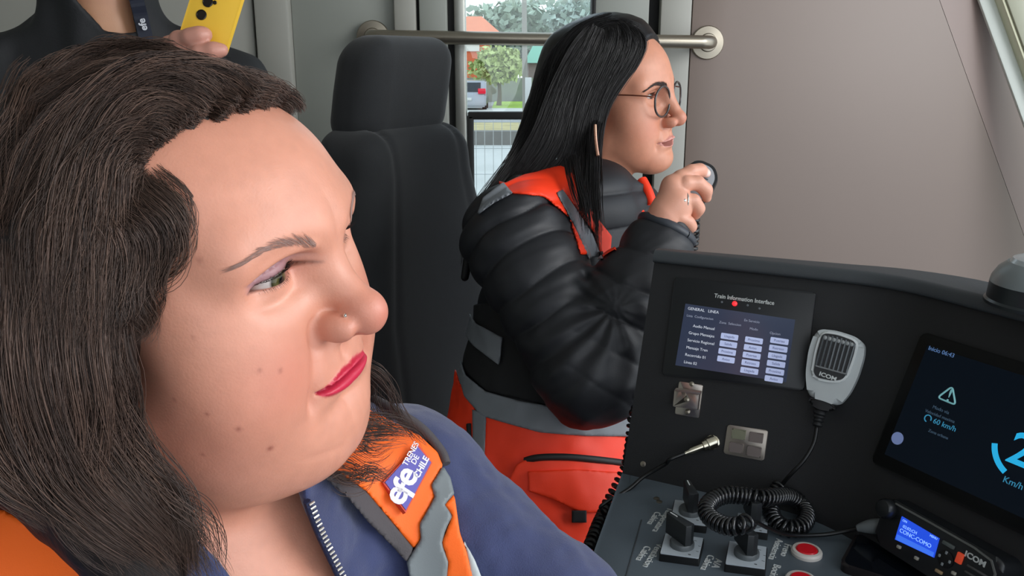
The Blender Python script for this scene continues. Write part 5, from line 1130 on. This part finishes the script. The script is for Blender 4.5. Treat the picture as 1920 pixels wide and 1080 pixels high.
def piece2(name, px, off, m, th=.008, lo=(-.22,1.02,.83), hi=(.44,1.66,1.56), h=.0032, fn=base2, back=.16, **kw):
    mx_, my_ = np.mean(px, 0); q_ = march(lambda P: fn(P)-off, mx_, my_, .5, 1.7); q_ = q_ if (q_-CAM)@C_F < 1.5 else at(mx_, my_, 1.24)
    vn = nrm(CAM-q_); G_ = Frame(q_, [nrm(np.cross((0,0,1),vn)), np.cross(vn,nrm(np.cross((0,0,1),vn))), vn]); poly = [G_.uv(*p) for p in px]
    def f(P):
        L = G_.loc(P); d = fn(P)-off; return smax(np.maximum(d, -(d+th)), np.maximum(poly2(L[:,:2], poly), -L[:,2]-back), .0015)
    pts = np.array([at(*p,1.2) for p in px]+[at(*p,1.42) for p in px]); lo = np.maximum(lo, pts.min(0)-.05); hi = np.minimum(hi, pts.max(0)+.05)
    Pq, Qq = snets(f, lo, hi, h, 1); return add(name, npmesh(name, Pq, Qq), m, kw.pop('parent', w2), **kw)
m_org2 = mat('hi_vis_orange_red','#fb380a',rough=.55,bump=.12,bscale=1200,vary=.03,vscale=15); m_tape2 = mat('reflective_tape_grey','#71757a',rough=.45,bump=.08,bscale=1800); m_blkf = mat('black_fabric','#0e0e10',rough=.8,bump=.1,bscale=900)
sk = piece2('orange_skirt', [(890,760),(955,785),(1060,806),(1190,815),(1230,815),(1230,1045),(1120,1046),(1040,1040),(985,1022),(930,1000),(890,955),(880,850)], .010, m_org2)
piece2('orange_back', [(848,660),(862,715),(892,770),(896,930),(884,915),(850,890),(826,840),(828,770)], .011, m_org2)
piece2('side_panel', [(858,560),(1000,570),(1120,640),(1190,760),(1050,765),(910,735),(855,690)], .006, m_blkf)
piece2('waist_tape', [(852,668),(866,700),(908,733),(975,752),(1047,764),(1120,770),(1215,770),(1215,822),(1100,818),(1013,811),(953,795),(900,780),(864,742),(850,700)], .014, m_tape2)
piece2('side_tape', [(885,765),(912,775),(908,870),(903,945),(888,930),(886,850)], .0135, m_tape2)
piece2('back_tape', [(858,560),(868,566),(893,607),(940,632),(934,682),(887,648),(856,612)], .012, m_tape2)
yoke = lambda P: smin(torso2(P), sleeve2(P)+.006, .02)
piece2('orange_yoke', [(925,335),(946,342),(1038,290),(1085,330),(1101,382),(1153,446),(1150,484),(1130,484),(1118,440),(1088,400),(1055,356),(1042,361),(1075,420),(1103,476),(1088,476),(1067,407),(1020,369),(957,363)], .009, m_org2, fn=yoke)
piece2('yoke_tape', [(1042,361),(1055,354),(1085,398),(1112,440),(1130,484),(1103,484),(1075,420)], .0095, m_tape2, fn=yoke)
piece2('shoulder_tape', [(893,405),(905,370),(944,340),(962,362),(927,380)], .012, m_tape2, fn=yoke)
tube('far_strap', smooth_path([at(1203,338,1.36),at(1214,360,1.35),at(1222,384,1.345)],5), .009, m_org2, w2, 10); tube('far_strap', smooth_path([at(1190,383,1.345),at(1199,398,1.34),at(1206,412,1.335)],5), .008, m_org2, w2, 10)
# pocket: bellows, zip, flap, square tab
def onb(px,py,off): return march(lambda P: base2(P)-off, px, py)
pk = piece2('pocket', [(952,905),(968,872),(992,858),(1060,856),(1190,868),(1195,960),(1160,1015),(1110,1034),(1060,1026),(1000,985),(960,950)], .032, m_org2, th=.026)
tube('pocket_zip', smooth_path([onb(985,864,.026),onb(1010,858,.031),onb(1060,857,.032),onb(1120,862,.032),onb(1185,870,.032)],6), .0052, mat('zip_black','#1a1716',rough=.6), pk, 8)
piece2('pocket_flap', [(990,884),(1080,880),(1190,886),(1190,960),(1090,962),(1040,938),(992,921)], .0375, m_org2, th=.01, parent=pk)
piece2('flap_tab', [(1072,957),(1100,957),(1100,980),(1072,980)], .0405, m_blkf, th=.010, h=.0022, parent=pk)
tube('side_pocket_slit', [onb(879,795,.013),onb(882,840,.013)], .004, m_blkf, w2, 6)
tube('front_zip', smooth_path([onb(1126,472,.012),onb(1132,510,.012),onb(1128,545,.012)],5), .004, mat('front_zip_black','#101012',rough=.5), w2, 6)
legs(w2, W2B[0], W2B[1]+.02, -.3, .90, m_blkf, m_shoe, .075)
# ---- long straight black hair
skull2 = lambda L: ell(L, (-.012,0,.033), (.102,.077,.083))
hl2_px = [(1216,72),(1196,100),(1175,138),(1142,174),(1128,215),(1124,250)]
hl2 = np.array([H2.loc(march(lambda P: skull2(H2.loc(P)), *p)) for p in hl2_px]); hp2 = [tuple(p) for p in hl2[:,[0,2]]]+[(hl2[-1][0]-.004,-.12),(-.17,-.12),(-.17,.18),(hl2[0][0]+.02,.18)]
cA = [at(p[0],p[1],p[2]+.065*max(0,1-max(0,p[1]-250)/150)) for p in [(1085,110,1.31),(1062,190,1.29),(1035,250,1.28),(985,315,1.275),(930,375,1.27),(885,440,1.275),(872,520,1.30)]]
cB = [at(p[0],p[1],p[2]+.06*max(0,1-max(0,p[1]-250)/150)) for p in [(1108,150,1.285),(1096,200,1.275),(1085,240,1.268)]]
cC = [at(p[0],p[1],p[2]) for p in [(1112,180,1.335),(1110,220,1.325),(1110,270,1.31)]]
cD = [at(p[0],p[1],p[2]+.05) for p in [(1065,110,1.36),(1030,220,1.36),(985,320,1.34),(930,400,1.32),(890,470,1.32)]]
def hair2(P):
    L = H2.loc(P); pl = poly2(L[:,[0,2]], hp2); d = np.maximum(skull2(L)-.004-.008*sst(0,-.03,pl), pl); d = smin(d, ell(L, (-.07,0,-.03), (.06,.08,.09)), .03)
    d = smin(d, chain(P, cA, [.03,.034,.026,.012,.008,.008,.006]), .025); d = smin(d, chain(P, cB, [.022,.020,.012]), .02); d = smin(d, chain(P, cC, [.009,.010,.005]), .012); d = smin(d, chain(P, cD, [.04,.042,.034,.022,.012]), .03)
    return d-.0005*noise3(P*np.array([1,1,.1]),51,120)
Pq, Qq = snets(hair2, (-.16,1.12,1.22), (.30,1.56,1.74), .0036)
hm2 = add('hair', npmesh('hair', Pq, Qq), mat('black_hair_mass','#0b090a',rough=.42,spec=.4), w2)
m_str2 = mat('black_hair_strands', vcol=True, rough=.36, spec=.5)
G2_ = [
 ([(1135,48),(1098,58),(1060,88),(1030,135),(1010,190),(990,250),(960,310)],380,.014,{'max':1.7}),
 ([(1150,46),(1120,52),(1085,75),(1055,120),(1035,180),(1015,240)],380,.014,{'max':1.7}),
 ([(1200,58),(1175,48),(1150,46),(1122,56),(1095,80),(1075,120)],260,.008,{'max':1.7}),
 ([(1168,52),(1202,68),(1200,95),(1180,130),(1152,166),(1131,205),(1122,260),(1120,320)],420,.007),
 ([(1160,50),(1188,66),(1186,95),(1165,132),(1138,170),(1120,215),(1112,280),(1108,340)],420,.010),
 ([(1150,50),(1168,66),(1160,100),(1138,142),(1115,190),(1103,245),(1095,310)],420,.012),
 ([(1140,52),(1145,72),(1130,110),(1105,160),(1085,215),(1070,280),(1050,310)],420,.014),
 ([(1130,54),(1120,75),(1100,115),(1075,165),(1055,225),(1025,290),(985,335)],420,.014),
 ([(1118,58),(1095,85),(1065,130),(1040,190),(1015,250),(975,315),(935,365)],420,.014),
 ([(1150,160),(1130,190),(1119,225),(1112,290),(1112,360),(1118,430),(1122,480)],170,.011,{'r1':.35,'d':[1.36,1.325,1.30,1.265,1.215,1.165,1.155]}),
 ([(1140,178),(1126,205),(1120,250),(1120,310),(1122,370),(1130,440)],110,.006,{'r1':.35,'d':[1.36,1.33,1.30,1.27,1.215,1.16]}),
 ([(1120,190),(1108,250),(1105,320),(1098,380),(1104,440)],150,.010,{'r1':.3,'d':[1.335,1.30,1.25,1.195,1.165]}),
 ([(1060,90),(1035,150),(1015,220),(985,290),(940,345),(900,400),(878,450)],420,.018,{'max':1.5}),
 ([(1085,110),(1060,180),(1040,260),(1000,320),(950,365),(905,415)],420,.020),
 ([(1100,170),(1085,240),(1070,300),(1040,330),(990,355),(950,385)],300,.016),
 ([(1095,230),(1090,290),(1080,330),(1066,350)],240,.014),
 ([(1070,290),(1078,330),(1090,380),(1100,430)],120,.010,{'r1':.4,'d':[1.26,1.225,1.19,1.165]}),
 ([(1000,250),(960,320),(915,375),(885,430),(872,500)],260,.010,{'max':1.5}),
]
strands(G2_, lambda P: np.minimum(hair2(P), head_sdf(H2.loc(P), Q2)[0]), hm2, m_str2, ('#0a0808','#1c1819'), curl=(.0008,10), clump=.3, npts=20, lift=.003, rad=.00042, fb=1.30)
# ---- the small microphone in her hand, with its coiled cord
mi = thing('hand_microphone', at(1313,340,1.19), 'black fist microphone with pale grey face held by the woman in glasses', 'microphone')
mo_ = at(1311,338,1.188); mn = nrm((-.25,-.93,.28)); mu = nrm(np.cross((0,0,1),mn)); MF0 = Frame(mo_, [mu, np.cross(mn,mu), mn]); ca_, sa_ = math.cos(-.32), math.sin(-.32); MF = Frame(mo_, [mu*ca_+MF0.R[1]*sa_, MF0.R[1]*ca_-mu*sa_, mn])
ol = rpoly([(-.021,-.034),(.013,-.036),(.022,-.012),(.0235,.012),(.012,.026),(-.010,.0275),(-.023,.018)], .012, 5); prism('microphone_body', ol, -.022, -.002, m_blk2, mi, MF, .004, 3)
prism('microphone_face', [(x*.84,y*.86) for x,y in ol], -.003, -.0008, mat('pale_grey_face','#a9b0b6',rough=.35), mi, MF, .0008)
for i in range(4): box('grille_slot', (0,.012-.007*i,-.0006), (.022,.0016,.001), mat('slot_grey','#5b6066',rough=.5), mi, 0, 1, MF)
pth = smooth_path([MF.wor((0,-.034,-.012)), at(1300,415,1.215), at(1290,500,1.25), at(1235,700,1.16), at(1196,770,1.075), at(1189,800,1.065), at(1186,830,1.062), at(1176,880,1.075), at(1140,950,1.05), at(1124,984,1.02), at(1114,1010,.995), at(1102,1040,.97), at(1088,1080,.95)], 30)
T = np.gradient(pth,axis=0); sl = np.r_[0,np.cumsum(np.linalg.norm(np.diff(pth,axis=0),axis=1))]; T /= np.linalg.norm(T,axis=1)[:,None]; N1 = np.cross(T,C_F); N1 /= np.linalg.norm(N1,axis=1)[:,None]; N2 = np.cross(N1,T); tot = sl[-1]; nt_ = int(tot/.0085); ss = np.linspace(0,tot,nt_*10)
C_,A1,A2 = [np.stack([np.interp(ss,sl,A[:,i]) for i in range(3)],1) for A in (pth,N1,N2)]; phi = ss/tot*nt_*2*np.pi
tube('coiled_cord', C_+.0075*(np.cos(phi)[:,None]*A1+np.sin(phi)[:,None]*A2), .0026, m_blk, mi, 6)
# ================================================================== person behind, head out of the frame, holding up a yellow phone
nb3 = at(195,60,1.38); p3 = thing('person', (nb3[0],nb3[1],0), 'person in black jacket and lanyard behind the woman in front, head out of view', 'person')
up = np.array([0,0,1.]); H3 = nb3+np.array([.02,.02,.21])
fw3 = nrm((.25,-.97,0)); lf3 = np.cross(up,fw3); T3 = Frame(nb3, [fw3,lf3,up])
def hand3(P):
    A = at; d = chain(P, [A(285,175,1.24), A(312,130,1.222), A(326,98,1.212)], [.024,.026,.024])
    d = smin(d, chain(P, [A(318,92,1.205), A(336,76,1.172), A(358,70,1.160), A(376,66,1.158), A(385,65,1.160)], [.012,.0115,.0105,.0098,.0085]), .005)
    d = smin(d, chain(P, [A(322,112,1.21), A(345,108,1.172), A(375,100,1.160), A(400,95,1.158), A(416,94,1.160)], [.012,.0112,.0105,.0098,.0085]), .004)
    d = smin(d, chain(P, [A(318,135,1.215), A(342,138,1.18), A(370,128,1.17), A(398,118,1.168)], [.012,.011,.010,.008]), .004)
    d = smin(d, chain(P, [A(310,152,1.22), A(334,160,1.19), A(362,150,1.18)], [.011,.010,.008]), .004)
    d = smin(d, chain(P, [A(306,125,1.23), A(322,95,1.235), A(338,70,1.225)], [.014,.012,.009]), .005)
    return d
def body3(P):
    L = T3.loc(P); d = chain(P, [nb3+np.array([0,.01,-.04]), nb3+np.array([0,.0,.10])], [.060,.054]); d = smin(d, ell(P, H3, (.078,.095,.118)), .03); d = smin(d, ell(P, H3+fw3*.03+np.array([0,0,-.055]), (.06,.065,.07)), .03)
    d = smin(d, ell(L, (.0,0,-.09), (.05,.10,.08)), .05); d = smin(d, sph(P, H3+fw3*.108+np.array([0,0,-.02]), .014), .02)
    d = smin(d, chain(P, [T3.wor((-.01,.17,-.08)), T3.wor((.06,.24,-.30)), at(270,205,1.25), at(285,175,1.24)], [.035,.032,.026,.022]), .02)
    return smin(d, hand3(P), .006)
lo = nb3+np.array([-.28,-.42,-.36]); hi = nb3+np.array([.36,.30,.40]); Pq, Qq = snets(body3, lo, hi, .0034)
cq = np.tile(lin('#cf9a78'), (len(Pq),1))*(1+.04*noise3(Pq,2,60))[:,None]; hd = sst(.006,0,hand3(Pq)); cq = mixc(cq, lin('#c98f7e'), hd); cq = mixc(cq, lin('#a9766020'[:7]), .5*np.exp(-(((T3.loc(Pq)[:,2]-.055)/.02)**2)))
add('body', npmesh('body', Pq, Qq, cq), m_skin, p3)
# neckline measured on a plane at the chest
N3 = Frame(nb3+fw3*.07, [nrm(np.cross(up,fw3)), up, fw3])
v3 = [N3.uv(*p) for p in ((120,-60),(143,0),(194,57),(225,62),(251,60),(240,0),(228,-60))]
def jack3(P):
    L = T3.loc(P); M = Y2(L); d = ell(L, (-.01,0,-.30), (.14,.20,.30)); d = smin(d, cap(M, (-.02,.03,-.02), (-.02,.175,-.085), .068, .070), .05)
    d = smin(d, chain(P, [T3.wor((-.01,.18,-.09)), T3.wor((.06,.25,-.32)), at(272,215,1.25)], [.066,.058,.046]), .03)
    d = smin(d, chain(L, [(-.01,-.18,-.09),(.06,-.27,-.28),(.22,-.24,-.24)], [.068,.062,.048]), .03)
    d = smin(d, cap(P, nb3+np.array([0,.01,-.05]), nb3+np.array([0,.012,.06]), .086, .088), .03)
    d = d-.010*noise3(P,61,11)-.006*noise3(P*np.array([1,1,.6]),62,30); s = np.abs(d+.005)-.005
    cut = np.maximum(poly2(N3.loc(P)[:,:2], v3), -L[:,0]-.0); s = smax(s, -cut, .004); return smax(s, L[:,2]-.062-.02*sst(0,-.06,L[:,0]), .004)
Pq, Qq = snets(jack3, nb3+np.array([-.42,-.45,-.62]), nb3+np.array([.42,.32,.14]), .0050)
add('jacket', npmesh('jacket', Pq, Qq), mat('black_charcoal_jacket','#17181b',rough=.7,bump=.25,bscale=300,vary=.15,vscale=14), p3)
hs = lambda P: ell(P, H3+np.array([0,.012,.02]), (.088,.105,.118))
def hair3(P): L = T3.loc(P); return np.maximum(hs(P), np.minimum(L[:,0]-.055, 1)+.0*L[:,0]) if True else 0
Pq, Qq = snets(lambda P: smax(hs(P), (T3.loc(P)[:,0]-.06)-.5*np.clip(T3.loc(P)[:,2]-.27,0,1), .01), H3-.15, H3+.16, .005); add('hair', npmesh('hair', Pq, Qq), mat('dark_hair','#15100e',rough=.5), p3)
legs(p3, nb3[0], nb3[1], math.atan2(fw3[1],fw3[0]), 1.12, m_trs, m_shoe)
# lanyard
ln_ = [march(lambda P: np.minimum(jack3(P), body3(P))-.002, *p) for p in ((247,-25),(256,0),(264,30),(270,55),(274,75),(276,95))]; lp3 = smooth_path(ln_,5); vw = nrm(CAM-lp3[8])
T = np.gradient(lp3,axis=0); T /= np.linalg.norm(T,axis=1)[:,None]; sd = np.cross(T,vw); sd /= np.linalg.norm(sd,axis=1)[:,None]; w_ = .0105
V = np.concatenate([lp3+sd*w_+vw*.003, lp3-sd*w_+vw*.003, lp3+sd*w_+vw*.0045, lp3-sd*w_+vw*.0045]); n = len(lp3); F = []
for i in range(n-1): F += [(2*n+i,2*n+i+1,3*n+i+1,3*n+i),(i,n+i,n+i+1,i+1),(i,i+1,2*n+i+1,2*n+i),(n+i,3*n+i,3*n+i+1,n+i+1)]
me = bpy.data.meshes.new('lanyard'); me.from_pydata(V.tolist(),[],F); me.update(); add('lanyard', me, mat('navy_lanyard','#141b2e',rough=.6), p3)
lc3 = at(268,46,(lp3[10]-CAM)@C_F-.006); tdir = nrm(lp3[13]-lp3[8]); LF3 = Frame(lc3, [tdir, np.cross(vw,tdir), vw]); text('lanyard_text', 'efe', .0150, mat('lanyard_white','#d9dbe2',rough=.5), p3, LF3, (0,0,0), math.pi, .0003, 'CENTER', 1, .0004)
# ---- the yellow phone
yo = at(393,42,1.182); q0 = at(453,0,1.175)-at(357,0,1.175); ydn = nrm(at(421,103,1.178)-at(453,0,1.175)); yu = nrm(q0-ydn*(q0@ydn)); PY = Frame(yo, [yu, -ydn, np.cross(yu,-ydn)])
yp = thing('mobile_phone', yo, 'yellow mobile phone with round camera lenses held up by the person behind', 'phone')
c1_,c2_ = PY.uv(357,0), PY.uv(453,0); wL, wR = c1_[0], c2_[0]; bt = PY.uv(421,104)[1]; wL = wR-.0685
m_yel = mat('yellow_phone_case','#f2c23c',rough=.45); prism('phone_case', rrect(wL,bt-.003,wR,bt+.150,.010), -.010, .0, m_yel, yp, PY, .003, 4); prism('phone_screen', rrect(wL+.003,bt,wR-.003,bt+.147,.008), -.0112, -.0098, mat('phone_black_glass','#0a0a0c',rough=.08), yp, PY)
for px,py,r in ((378,28,.0072),(390,4,.0072),(403,5,.0028),(401,-20,.0072)):
    c_ = PY.uv(px,py); lathe('camera_lens' if r>.004 else 'flash', [(r,-.001),(r,.0012),(r*.86,.0016),(r*.8,.0006),(0,.0006)], mat('lens_dark','#1a120a',rough=.15) , yp, Frame(PY.wor((*c_,0)), PY.R), 24)
